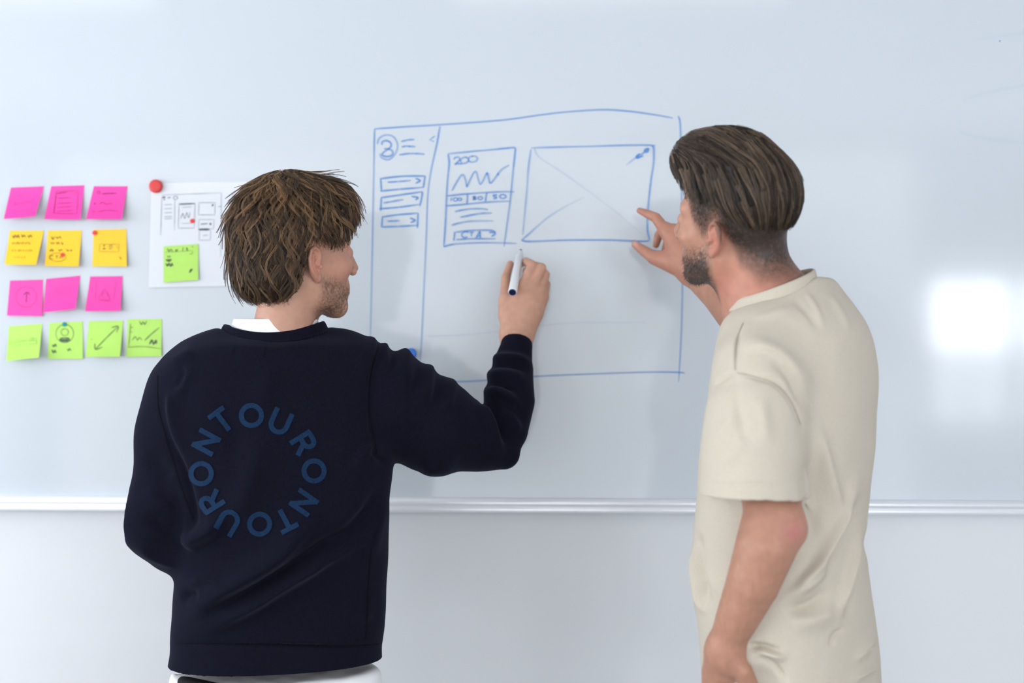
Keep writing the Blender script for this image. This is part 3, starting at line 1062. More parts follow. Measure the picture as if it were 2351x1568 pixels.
def eyes(hd, parent):
    for sx in (-1, 1):
        c = hd.wld(np.array([[sx * .031, .0742, .001]]))[0]
        a = hd.wld(np.array([[sx * .031, .060, .001]]))[0]
        f = hd.wld(np.array([[sx * .0315, .0900, .001]]))[0]
        r = .0128 * hd.s
        prof = [(r - r * math.cos(t), max(r * math.sin(t), .0002)) for t in np.linspace(.05, math.pi - .05, 14)]
        d = (f - a) / np.linalg.norm(f - a)
        e = MB().lathe(c - d * r, c + d * r, prof, 18).build('eye', M_EYE, parent, True)
        MB().lathe(c + d * r * .90, c + d * r, [(0, r * .43), (r * .105, r * .25), (r * .125, .0004)], 16).build('iris', M_IRIS, e, True)


def add_ring(name, ctr, rx, ry, yaw, prof, saddle, m, parent, seg=120, tilt=0.0, ribs=0, tx=0.0, amp=.0006):
    """closed knitted band round a neck: prof = (radial offset, height) loop; saddle lifts the two sides"""
    cs, sn = math.cos(yaw), math.sin(yaw)
    v = []
    for i in range(seg):
        a = 2 * math.pi * i / seg
        for (dr, dz) in prof:
            k = amp * math.sin(a * ribs) if ribs and dr > 0 else 0
            x, y = (rx + dr + k) * math.cos(a), (ry + dr + k) * math.sin(a)
            z = dz + saddle * math.cos(a) ** 2 + tilt * math.sin(a) + tx * math.cos(a)
            v.append((ctr[0] + x * cs - y * sn, ctr[1] + x * sn + y * cs, ctr[2] + z))
    n = len(prof)
    f = [[i * n + j, ((i + 1) % seg) * n + j, ((i + 1) % seg) * n + (j + 1) % n, i * n + (j + 1) % n] for i in range(seg) for j in range(n)]
    return mesh_obj(name, v, np.array(f), m, parent)


def band_prof(h, t, lean=0.0, base=0.0):
    """rounded rectangle loop, leaning inwards at its top"""
    q = [(0, 0), (t * .8, h * .04), (t, h * .2), (t, h * .8), (t * .8, h * .97), (0, h), (-t * .6, h * .95), (-t, h * .8), (-t, h * .1)]
    return [(a - lean * b / h, b + base) for a, b in q]


def surf_from(v, f):
    return BVHTree.FromPolygons([tuple(x) for x in v], [tuple(x) for x in f.tolist()])


def onto(bvh, off):
    def fn(q):
        out = []
        last = None
        for a, b in q:
            d = P(a, b, 1.0) - CAM
            d /= np.linalg.norm(d)
            hit = bvh.ray_cast(Vector(CAM), Vector(d))
            if hit[0] is None:
                hp = last if last is not None else P(a, b, 2.6)
            else:
                hp = np.array(hit[0]) + np.array(hit[1]) * off
            last = hp
            out.append(hp)
        return np.array(out)
    return fn


def hand_fist(nodes):
    return [chain(n, .006) for n in nodes]


# ================================================================== the man in the navy sweatshirt
D1 = 2.68
man1 = tag(empty('person', (P(640, 784, D1)[0], P(640, 784, D1)[1], 0)),
           'person with tousled brown hair in a navy sweatshirt writing on the board', 'person')
H1 = Head(692, 583, 2.69, 52, 2, 2, 1.03)
H1nodes = [(500, 380, 2.4), (1290, 1250, 3.12), (280, 1250, 2.5)]
body = [
    (H1.fn, 'u', .012),
    (chain([(658, 640, 2.67, 60), (654, 700, 2.67, 62), (650, 790, 2.68, 76)])[0], 'u', .035),
    chain([(692, 680, 2.70, 34), (682, 770, 2.72, 42)], .02),
    chain([(655, 840, 2.70, 45), (480, 880, 2.69, 45)], .02), chain([(655, 840, 2.70, 45), (830, 880, 2.72, 45)], .02),
    chain([(590, 900, 2.70, 95), (600, 1100, 2.70, 115), (630, 1500, 2.70, 118)], .05),
    chain([(700, 900, 2.71, 95), (690, 1100, 2.71, 115), (660, 1500, 2.70, 118)], .05),
    # right arm
    chain([(835, 880, 2.72, 42), (1132, 1000, 2.82, 30)], .02), chain([(1132, 1000, 2.82, 30), (1174, 860, 2.91, 33)], .004),
    chain([(1172, 860, 2.910, 36), (1178, 775, 2.973, 24)], .02), chain([(1180, 860, 2.910, 36), (1198, 775, 2.973, 24)], .02),
    # right hand
    chain([(1176, 768, 2.973, 23), (1166, 725, 2.980, 19), (1160, 690, 2.993, 13)], .02),
    chain([(1178, 768, 2.973, 23), (1186, 715, 2.975, 22), (1197, 662, 2.980, 14.5)], .02),
    chain([(1186, 768, 2.973, 23), (1206, 715, 2.973, 22), (1219, 662, 2.976, 14.5)], .02),
    chain([(1194, 768, 2.973, 22), (1220, 715, 2.976, 20), (1238, 668, 2.982, 13.5)], .02),
    chain([(1198, 768, 2.975, 20), (1228, 720, 2.980, 17), (1247, 684, 2.990, 12)], .02),
    chain([(1200, 664, 2.980, 14.0), (1222, 609, 2.993, 11.5), (1207, 600, 3.033, 9.5), (1195, 606, 3.053, 8)], .008),
    chain([(1221, 664, 2.976, 13.5), (1243, 615, 2.993, 11.5), (1231, 610, 3.038, 9.5), (1207, 622, 3.063, 8)], .005),
    chain([(1239, 668, 2.982, 12.5), (1252, 630, 3.003, 10.5), (1243, 626, 3.043, 9.5), (1222, 640, 3.063, 8)], .005),
    chain([(1248, 684, 2.990, 11), (1255, 652, 3.013, 9), (1249, 648, 3.046, 8), (1234, 657, 3.060, 7)], .005),
    chain([(1164, 722, 2.980, 18), (1161, 672, 3.003, 13), (1161, 637, 3.028, 10.5), (1171, 606, 3.053, 8)], .012),
    # left arm, bent in front of the body
    chain([(470, 870, 2.68, 55), (365, 1205, 2.63, 46)], .03), chain([(365, 1205, 2.63, 46), (560, 1235, 2.84, 30)], .02),
    chain([(560, 1235, 2.84, 30), (620, 1225, 2.87, 28), (660, 1215, 2.88, 22)], .02),
    chain([(650, 1200, 2.88, 12), (700, 1195, 2.885, 10), (715, 1215, 2.90, 8)], .006), chain([(655, 1212, 2.88, 12), (708, 1215, 2.885, 10), (718, 1235, 2.90, 8)], .006),
    chain([(655, 1224, 2.88, 12), (704, 1233, 2.885, 10), (712, 1250, 2.90, 8)], .006), chain([(650, 1236, 2.88, 11), (690, 1250, 2.885, 9), (698, 1264, 2.90, 7)], .006),
    chain([(620, 1205, 2.87, 14), (650, 1175, 2.86, 11), (680, 1165, 2.86, 8)], .008),
]
v, f = polygonize(body, P(270, 1520, 2.55) * [1, 0, 1] + [0, -.62, 0], P(1290, 385, 3.1) * [1, 0, 1] + [0, .0, .0], .0018, 1)
q = H1.loc(v)
c = np.tile(SK, (len(v), 1)) * (1 + .05 * wob(v, 60, 3))[:, None]
inhead = sstep(-.20, -.10, q[:, 2]) * (np.abs(q[:, 0]) < .12) * (np.abs(q[:, 1]) < .2)
earm = np.exp(-((np.abs(q[:, 0]) - .082) / .012) ** 2 - ((q[:, 1] + .016) / .02) ** 2 - ((q[:, 2] + .02) / .034) ** 2)
c = mixc(c, .55 * earm, RED)
c = mixc(c, .35 * inhead * np.exp(-((np.abs(q[:, 0]) - .04) / .03) ** 2 - ((q[:, 1] - .06) / .05) ** 2 - ((q[:, 2] + .03) / .035) ** 2), RED)
beard = inhead * sstep(-.038, -.064, q[:, 2] + .25 * np.clip(q[:, 1] - .05, -.1, .1)) * sstep(-.008, .018, q[:, 1]) * (1 - sstep(-.108, -.125, q[:, 2] - .3 * (q[:, 1] - .05)))
beard = np.clip(beard * (.55 + .40 * vnoise(v, f, 2) + .2 * wob(v, 130, 6)), 0, .85)
c = mixc(c, beard, (.13, .075, .045))
lips = inhead * np.exp(-((q[:, 2] + .066) / .006) ** 2) * (np.abs(q[:, 0]) < .022) * (q[:, 1] > .084)
c = mixc(c, .6 * lips, (.45, .16, .14))
brow = inhead * np.exp(-((q[:, 2] - .022 + 4 * (np.abs(q[:, 0]) - .03) ** 2) / .0042) ** 2) * (np.abs(q[:, 0]) > .012) * (np.abs(q[:, 0]) < .05) * (q[:, 1] > .05)
c = mixc(c, .8 * brow, (.10, .06, .035))
c = c * (1 + .16 * (pix(v)[2] > 2.93))[:, None]  # light on the writing hand put into its skin colour
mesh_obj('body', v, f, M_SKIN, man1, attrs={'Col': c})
eyes(H1, man1)


# hair: a soft inner volume and several thousand strands walking down it
def shell1(q):
    d = sd_ell(q, (0, -.020, .036), (.099, .117, .113))
    d = smin(d, sd_ell(q, (0, -.064, -.040), (.075, .056, .049)), .04)
    d = smin(d, sd_ell(q, (0, .062, .085), (.060, .040, .045)), .04)
    return d


def bound1(q):
    """lowest height of hair on the head"""
    ax, y = np.abs(q[:, 0]), q[:, 1]
    z = np.interp(y, [-.14, -.055, -.042, -.036, -.031, .020, .045, .065, .085, .11], [-.084, -.080, -.060, -.030, .030, .016, .018, .034, .056, .066])
    front = np.interp(ax, [0, .045, .075], [.070, .066, .02])
    return np.where(y > .045, np.maximum(z, np.minimum(front, .066)), z)


crown = np.array([.010, -.045, .145])


def flow1(q, t):
    r = q - crown
    r = r / np.maximum(np.linalg.norm(r, axis=1, keepdims=True), .02)
    d = r * 1.0 + np.array([0, 0, -.75])
    fr = sstep(.0, .06, q[:, 1])[:, None]
    d = d + fr * np.array([.35, .75, -.15])
    return d


def hair_mesh(hd, shell, bound, flow, nlock, nper, lens, wave, cols, capoff, capcol, lift, spread, thick, keep=None, seed=0, rootz=None):
    cc = np.array([0, -.015, .03])
    dirs = rng.normal(size=(nlock * 3, 3))
    if seed:
        dirs[::5] = np.array([-.1, .85, 1.0]) + rng.normal(size=dirs[::5].shape) * .28
    dirs[::6] = np.array([.06, -.28, 1.0]) + rng.normal(size=dirs[::6].shape) * .22
    dirs /= np.linalg.norm(dirs, axis=1, keepdims=True)
    roots = on_shell(shell, dirs, cc)
    ok = roots[:, 2] > bound(roots) + .004
    if keep is not None:
        ok &= keep(roots)
    roots = roots[ok][:nlock]
    n = len(roots)
    L = rng.uniform(*lens, n)
    depth = rng.uniform(-.007, .0015, n)
    lf = rng.uniform(0, 1, n) ** 2 * lift
    path, side = groom(shell, roots, flow, L, lambda t: depth + (.002 + lf * t * t), wave)
    g = grad(shell, path.reshape(-1, 3)).reshape(path.shape)
    m = path.shape[1]
    t = np.linspace(0, 1, m)
    # members of each lock
    a = rng.uniform(-1, 1, (n, nper))
    b = rng.uniform(-1, 1, (n, nper))
    wd = rng.uniform(.6, 1.3, (n, 1)) * spread
    taper = (1 - .72 * t)[None, None, :]
    jit = rng.normal(size=(n, nper, 1)) * .0012 * (t ** 2)[None, None, :]
    allp = path[:, None] + side[:, None] * ((a * wd)[..., None] * taper + jit)[..., None] + g[:, None] * ((b * wd * .55)[..., None] * taper)[..., None]
    allp = allp.reshape(n * nper, m, 3)
    below = allp[..., 2] < bound(allp.reshape(-1, 3)).reshape(allp.shape[:2]) - .010 + rng.uniform(-.008, .010, (n * nper, 1))
    stop = np.cumsum(below, 1) > 0
    idx = np.where(stop, np.maximum(np.argmax(stop, 1) - 1, 0)[:, None], np.arange(m)[None])
    allp = np.take_along_axis(allp, idx[..., None], 1)
    rad = thick * (1 - .75 * t)[None, :] * rng.uniform(.7, 1.2, (n * nper, 1))
    rad = np.where(stop, .00004, rad)
    lc = rng.uniform(0, 1, (n, 1)) ** 2.2
    mixv = np.clip(lc + rng.normal(size=(n, nper)) * .18, 0, 1).reshape(-1)
    top = np.clip((allp[:, 0, 2] - .02) / .13, 0, 1)  # strands coloured lighter towards the crown, standing in for light from above
    mixv = np.clip(mixv * (.62 + .55 * top), 0, 1)
    col = np.array(cols[0]) * (1 - mixv[:, None]) + np.array(cols[1]) * mixv[:, None]
    V, F, C = strands(allp, rad, col)
    V = hd.wld(V)
    # inner volume
    ops = [(lambda p: (shell(hd.loc(p)) + capoff) * hd.s, 'u', .001),
           (lambda p: (bound(hd.loc(p).reshape(-1, 3)).reshape(p.shape[:-1]) + .003 - hd.loc(p)[..., 2]) * .6 * hd.s, 'i', .006)]
    if keep is not None:
        pass
    cv, cf = polygonize(ops, hd.O - .2, hd.O + .2, .0032)
    cvn = cv + normals(cv, cf) * (.0014 * wob(cv, 420, 9))[:, None]
    cc_ = np.tile(np.array(capcol), (len(cv), 1))
    Vv = np.concatenate([cvn, V])
    Ff = np.concatenate([cf, F + len(cv)])
    return Vv, Ff, np.concatenate([cc_, C])


V, F, C = hair_mesh(H1, shell1, bound1, flow1, 1500, 12, (.075, .15), .75, ((.022, .013, .008), (.36, .21, .105)), .008, (.016, .010, .007), .022, .0038, .00032)
mesh_obj('hair', V, F, M_HAIR, man1, attrs={'Col': C})

# sweatshirt
YW1 = .30
torso1 = stack([
    (750, 512, 768, 2.70, .045), (766, 480, 806, 2.70, .062), (778, 457, 828, 2.70, .082), (792, 432, 852, 2.695, .103), (815, 405, 872, 2.69, .112), (845, 385, 880, 2.685, .12),
    (890, 368, 882, 2.68, .127), (960, 364, 888, 2.675, .132), (1060, 385, 897, 2.67, .134), (1180, 412, 888, 2.67, .132), (1310, 414, 884, 2.68, .130), (1400, 406, 880, 2.69, .130),
    (1450, 402, 876, 2.69, .128), (1478, 404, 871, 2.69, .124), (1500, 402, 870, 2.69, .122), (1530, 396, 871, 2.69, .122), (1552, 391, 872, 2.69, .122)], .03, 2.25, YW1)
sleeves = [
    chain([(815, 850, 2.71, 62), (905, 915, 2.735, 98), (985, 965, 2.77, 92)], .05),
    chain([(905, 915, 2.735, 98), (1000, 980, 2.77, 97), (1100, 1008, 2.81, 68)], .03),
    chain([(1000, 980, 2.77, 97), (1120, 1015, 2.82, 58), (1158, 1042, 2.825, 25)], .03),
    chain([(1160, 1040, 2.825, 26), (1162, 985, 2.84, 52), (1168, 920, 2.87, 60), (1176, 850, 2.91, 50), (1180, 822, 2.925, 40)], .03),
    chain([(1181, 832, 2.92, 39), (1184, 805, 2.935, 38), (1187, 785, 2.95, 36.5)], .006),
    (lambda p: ((p - P(1187, 785, 2.95)) @ ((P(1187, 785, 2.95) - P(1181, 832, 2.92)) / np.linalg.norm(P(1187, 785, 2.95) - P(1181, 832, 2.92))))
     * 1.0 + np.where(np.linalg.norm(p - P(1187, 785, 2.95), axis=-1) < .10, 0, -.5), 'i', .004),
    chain([(470, 870, 2.69, 78), (425, 905, 2.66, 66), (395, 1000, 2.64, 68)], .05),
    chain([(425, 905, 2.66, 66), (392, 1010, 2.64, 66), (370, 1130, 2.625, 74), (360, 1200, 2.62, 72)], .03),
    chain([(360, 1200, 2.62, 72), (395, 1245, 2.64, 62), (480, 1255, 2.74, 56), (590, 1240, 2.85, 46), (615, 1235, 2.87, 36)], .03),
]
CC1 = P(630, 786, 2.695)
RX1, RY1, SAD1, TX1 = R(122, 2.69), .090, .019, .003


def hole1(p):
    x, y = (p[..., 0] - CC1[0]), (p[..., 1] - CC1[1])
    cs, sn = math.cos(.14), math.sin(.14)
    u, w_ = (x * cs + y * sn) / (RX1 - .004), (-x * sn + y * cs) / (RY1 - .004)
    r = np.sqrt(u * u + w_ * w_)
    ca = u / np.maximum(r, 1e-6)
    z = CC1[2] + SAD1 * ca ** 2 + TX1 * ca - .006
    return np.maximum((r - 1) * RY1, z - p[..., 2])


sw_ops = [torso1] + sleeves + [(hole1, 's', .012)]
lo = P(270, 1560, 2.55); lo[1] = -.66
hi = P(1250, 725, 3.0); hi[1] = -.10
v, f = polygonize(sw_ops, lo, hi, .0030)
n = normals(v, f)
px_, py_, pd_ = pix(v)
arm_r = sstep(900, 960, px_)
v = v + n * (.0022 * wob(v * [1, 1, .8], 34, 21) * (1 - sstep(1470, 1480, py_)))[:, None]
specs = [
    ([(402, 1428), (458, 1398), (517, 1358), (583, 1315), (650, 1265), (705, 1203), (740, 1150)], (20, 34), 17),
    ([(416, 1446), (490, 1434), (570, 1392), (650, 1342), (730, 1291), (797, 1249), (860, 1195)], (17, 32), 15),
    ([(455, 1405), (540, 1372), (640, 1318), (740, 1252), (810, 1200)], 15, -12),
    ([(425, 1262), (440, 1247), (480, 1224), (502, 1203), (520, 1170)], (14, 26), 13),
    ([(420, 1350), (455, 1330), (480, 1325), (540, 1335)], 14, 4), ([(415, 1375), (440, 1365), (470, 1362)], 12, -5),
    ([(430, 1220), (445, 1200), (430, 1120), (400, 1030), (380, 950)], 12, -6),
    ([(600, 980), (585, 1060), (560, 1150), (545, 1200)], 34, 5), ([(520, 900), (540, 1000), (535, 1090)], 30, -3.5),
    ([(640, 830), (610, 900), (600, 960)], 28, 3), ([(395, 880), (392, 930), (402, 1000), (425, 1080)], (10, 20), 5),
    ([(375, 850), (420, 820), (450, 800)], 16, 3), ([(450, 830), (420, 880), (412, 930)], 14, 3), ([(430, 845), (405, 900)], 9, -3),
    ([(880, 1055), (850, 1030), (830, 1045), (800, 1090)], (10, 18), 5), ([(885, 1090), (850, 1180), (760, 1255), (700, 1290)], 22, -11),
    ([(848, 1020), (862, 1045), (900, 1062)], 8, -4),
    ([(885, 1130), (865, 1220), (850, 1290)], 16, 3), ([(860, 1390), (830, 1420), (800, 1430)], 14, 3),
    ([(870, 785), (862, 830), (850, 900), (852, 980), (862, 1045)], 7, -3.2),
    ([(856, 735), (854, 790), (846, 850)], 13, 3.2), ([(884, 735), (884, 800), (880, 860)], 10, 3.2), ([(905, 745), (904, 815), (898, 880)], 11, -3.6), ([(932, 750), (930, 820), (915, 890)], 15, 4.2),
    ([(966, 780), (958, 865), (940, 925)], 13, -4.0), ([(990, 800), (984, 875), (968, 940)], 12, 3.6), ([(1012, 820), (1004, 895), (990, 950)], 10, -3.2), ([(1042, 840), (1034, 905), (1020, 960)], 13, 3.4),
    ([(1098, 880), (1106, 840), (1150, 846)], 9, -2.4),
    ([(1092, 918), (1115, 928), (1140, 955), (1160, 1000), (1168, 1040)], (9, 14), -9), ([(1085, 915), (1110, 945), (1130, 985), (1158, 1055)], (14, 12), 7),
    ([(1100, 905), (1130, 897), (1155, 905), (1180, 925), (1195, 950)], (8, 14), 7), ([(1105, 892), (1140, 880), (1170, 890), (1200, 905)], 9, -6), ([(1108, 875), (1140, 862), (1180, 868), (1215, 895)], (10, 16), 6),
    ([(1120, 845), (1150, 838), (1190, 842), (1222, 860)], 8, -4), ([(1125, 830), (1150, 822), (1190, 824), (1222, 842)], 10, 5),
    ([(1150, 935), (1180, 970), (1190, 1000)], 12, 4), ([(960, 1070), (1000, 1078), (1060, 1072)], 16, 5), ([(900, 1040), (940, 1000), (960, 960)], 30, -3),
    ([(310, 1240), (340, 1270), (390, 1290), (430, 1292)], 14, 4), ([(330, 1180), (380, 1210), (430, 1215)], 18, -5), ([(320, 1120), (370, 1150), (410, 1160)], 20, 4), ([(335, 1040), (370, 1080), (400, 1100)], 20, -3),
    ([(395, 1477), (500, 1479), (640, 1481), (780, 1484), (872, 1478)], 4, -4.5),
    ([(500, 775), (560, 800), (640, 805), (740, 790)], 14, 2),
]
v = folds(v, f, specs, gain=(2.1, .9))
for _ in range(2):
    v = laplace(v, f, .4)
fc = v[f].mean(1)
fx, fy, fd = pix(fc)
WR = P(1181, 828, 2.925)
axw = P(1187, 785, 2.95) - P(1181, 832, 2.92)
axw = axw / np.linalg.norm(axw)
is_cuff = ((fc - WR) @ axw > 0) & (np.linalg.norm(fc - WR, axis=1) < .09)
is_hem = (fy > 1479) & (fx < 900)


def piece(name, sel, m, parent):
    ff = f[sel]
    used = np.unique(ff)
    re = np.zeros(len(v), int)
    re[used] = np.arange(len(used))
    return mesh_obj(name, v[used], re[ff], m, parent)


sweat = piece('sweatshirt', ~(is_cuff | is_hem), M_NAVY, man1)
piece('cuff', is_cuff, M_NAVYRIB, sweat)
piece('hem_band', is_hem, M_NAVYRIB, sweat)
bv = surf_from(v, f)
on = onto(bv, .0012)


def seam(pts, wd=2.4, name='seam', m=M_SEAM, parent=None, surf=None):
    mb = MB()
    mb.ribbon(spline(pts, 10), wd, 1, surf or on)
    mb.ink = []
    return mb.build(name, m, parent or sweat, True)


seam([(362, 862), (363, 932), (376, 985), (390, 1032), (415, 1115), (444, 1193)], 2)
seam([(868, 796), (860, 820), (850, 866), (848, 932), (853, 975), (861, 1015), (863, 1042)], 2.4)
seam([(866, 1215), (853, 1255), (846, 1330), (843, 1390), (841, 1440), (838, 1468)], 2)
seam([(541, 795), (537, 806), (533, 816)], 1.8)
seam([(611, 797), (608, 808), (604, 820)], 1.8)
seam([(405, 1477), (500, 1478), (640, 1481), (780, 1485), (868, 1478)], 2.2)
seam([(1160, 828), (1185, 822), (1215, 832)], 1.8)

# collar and the white tee that shows inside it
add_ring('collar', CC1, RX1, RY1, .14, band_prof(.0185, .0030, .009), SAD1, M_NAVYRIB, sweat, tx=TX1)
add_ring('collar_seam', CC1 - [0, 0, .0005], RX1 + .0015, RY1 + .0015, .14, [(0, -.0038), (.0026, -.0018), (.0032, .0008), (.0018, .0034), (-.002, .003), (-.003, -.002)], SAD1, M_NAVYRIB, sweat, seg=300, tx=TX1, ribs=75, amp=.0007)
tee = add_ring('t_shirt', P(632, 776, 2.695), R(104, 2.69), .080, .14, band_prof(.036, .002, .010), .004, M_TEE, man1, tx=.003)
hem = [stack([(1540, 408, 862, 2.69, .112), (1558, 404, 868, 2.69, .116), (1585, 402, 869, 2.69, .117), (1640, 408, 862, 2.69, .112)], .01, 2.25, YW1),
       chain([(398, 1552, 2.66, 5), (396, 1575, 2.65, 6), (404, 1600, 2.65, 8)], .012)]
hv, hf = polygonize(hem, P(380, 1650, 2.69) * [1, 0, 1] + [0, -.60, 0], P(890, 1535, 2.69) * [1, 0, 1] + [0, -.25, 0], .004)
hv = hv + normals(hv, hf) * (.003 * wob(hv, 40, 4))[:, None]
mesh_obj('shirt_hem', hv, hf, M_TEE, tee)

# back print: the letters of ONTOUR twice round a circle
GLY = {
    'O': [oval((0, 0), .46, .46, 0, 1.0, 28)],
    'U': [[(-.34, -.5), (-.34, .12)] + [(-.34 * math.cos(t), .12 + .34 * math.sin(t)) for t in np.linspace(.2, math.pi - .2, 10)] + [(.34, .12), (.34, -.5)]],
    'T': [[(-.40, -.42), (.40, -.42)], [(0, -.42), (0, .5)]],
    'N': [[(-.34, .5), (-.34, -.5)], [(-.36, -.44), (.36, .44)], [(.34, .5), (.34, -.5)]],
    'R': [[(-.28, .5), (-.28, -.5)], [(-.28, -.42), (.05, -.42), (.20, -.38), (.28, -.28), (.28, -.14), (.20, -.03), (.05, .02), (-.28, .02)], [(.02, .02), (.32, .5)]],
}
PRINT = [('T', 510, 966, 0), ('O', 577.5, 954, 0), ('U', 643, 968, 0), ('R', 697, 1017, 0), ('O', 720.5, 1081, 0), ('N', 697, 1154, 0), ('T', 655, 1194, 0),
         ('O', 596, 1203, 0), ('U', 524, 1199, 0), ('R', 486, 1152, 0), ('O', 463, 1087, 0), ('N', 474, 1015, 0)]
PC = (594, 1080)
onp = onto(bv, .0018)
for ch, x, y, _ in PRINT:
    an = math.atan2(x - PC[0], -(y - PC[1]))
    ca, sa = math.cos(an), math.sin(an)
    sz = 54 if ch != 'O' else 50
    mb = MB()
    for st in GLY[ch]:
        st = np.array(st)
        k = []
        for a, b in zip(st[:-1], st[1:]):
            m_ = max(2, int(np.linalg.norm(b - a) / .12))
            k += [a + (b - a) * i / m_ for i in range(m_)]
        k = np.array(k + [st[-1]]) * sz
        q = np.stack([x + k[:, 0] * ca - k[:, 1] * sa, y + k[:, 0] * sa + k[:, 1] * ca], 1)
        tg = np.gradient(q, axis=0)
        tg /= np.maximum(np.linalg.norm(tg, axis=1, keepdims=True), 1e-9)
        for o_ in (-1, 0, 1):
            mb.ribbon(q + np.stack([-tg[:, 1], tg[:, 0]], 1) * o_ * 3.8, 3.9, 1, onp)
    mb.ink = []
    mb.build('printed_letter', M_PRINT, sweat, True)


def trousers(name, hip, feet, rows, m, shoe_m, parent):
    ops = [stack(rows, .02, 2.3, .3)]
    for h, k, a in feet:
        ops.append((lambda p, h=h, k=k: sd_cone(p, h, k, .095, .070), 'u', .05))
        ops.append((lambda p, a=a, k=k: sd_cone(p, k, a, .070, .052), 'u', .03))
    allp = np.array([x for t in feet for x in t])
    lo, hi = allp.min(0) - .2, allp.max(0) + .25
    lo[2] = .05
    tv, tf = polygonize(ops, lo, hi, .008)
    tr = mesh_obj(name, tv, tf, m, parent)
    for h, k, a in feet:
        fw = np.array([0, 1, 0]) if m is M_BLACK else np.array([-.85, .5, 0]) / np.linalg.norm([.85, .5])
        so = [(lambda p, a=a: sd_cone(p, (a[0], a[1], .055), (a[0] + fw[0] * .06, a[1] + fw[1] * .06, .050), .050, .044), 'u', .01),
              (lambda p, a=a: sd_cone(p, (a[0] + fw[0] * .06, a[1] + fw[1] * .06, .050), (a[0] + fw[0] * .19, a[1] + fw[1] * .19, .036), .044, .034), 'u', .03),
              (lambda p: .001 - p[..., 2], 'i', .004)]
        sv, sf = polygonize(so, np.array(a) - [.3, .3, .2], np.array(a) + [.3, .3, .2], .007)
        mesh_obj('shoe', sv, sf, shoe_m, parent)
    return tr


g1 = P(640, 784, 2.69)
hx, hy = g1[0], g1[1]
trousers('trousers', None, [((hx - .08, hy, .70), (hx - .09, hy + .01, .46), (hx - .10, hy - .02, .10)), ((hx + .08, hy, .70), (hx + .10, hy + .03, .46), (hx + .11, hy, .10))],
         [(1580, 432, 838, 2.69, .095), (1620, 428, 842, 2.69, .100), (1720, 415, 856, 2.69, .112), (1780, 420, 850, 2.69, .11)], M_BLACK, M_SHOE, man1)
wb = [stack([(1553, 407, 424, 2.585, .016), (1562, 407, 462, 2.585, .018), (1572, 407, 510, 2.585, .022), (1600, 407, 560, 2.59, .026)], .01, 2.2, .0)]
v_, f_ = polygonize(wb, P(380, 1620, 2.6) * [1, 0, 1] + [0, -.62, 0], P(520, 1545, 2.6) * [1, 0, 1] + [0, -.40, 0], .004)
mesh_obj('waistband', v_, f_, M_BLACK, man1)

# ------------------------------------------------------------------ marker pen in his hand
M_PENW = mat('white_plastic', (.80, .82, .85), .35, .5)
M_PENB = mat('dark_blue_plastic', (.004, .010, .055), .4, .5)
M_NIB = mat('felt_nib', (.01, .06, .16), .9, .1)
tip, end = P(1196, 573, 3.065), P(1176.5, 671, 2.938)
ax = (end - tip)
LEN = np.linalg.norm(ax)
pen = tag(empty('marker_pen', tuple(tip)), 'white marker pen with a dark blue end held in the writing hand', 'marker pen')
rp = R(10.3, 3.0)
MB().lathe(tip, end, [(0, .0012), (.002, .0028), (.009, .0032)], 16).build('nib', M_NIB, pen, True)
MB().lathe(tip, end, [(.007, .0030), (.008, .0042), (.020, .0056), (.024, .0066), (.026, rp * .86), (LEN - .004, rp), (LEN - .001, rp)], 28).build('barrel', M_PENW, pen, True)
MB().lathe(tip, end, [(LEN - .003, rp * .80), (LEN + .001, rp * .80), (LEN + .0016, rp * .74), (LEN + .0016, rp * .3)], 28).build('end_plug', M_PENB, pen, False)

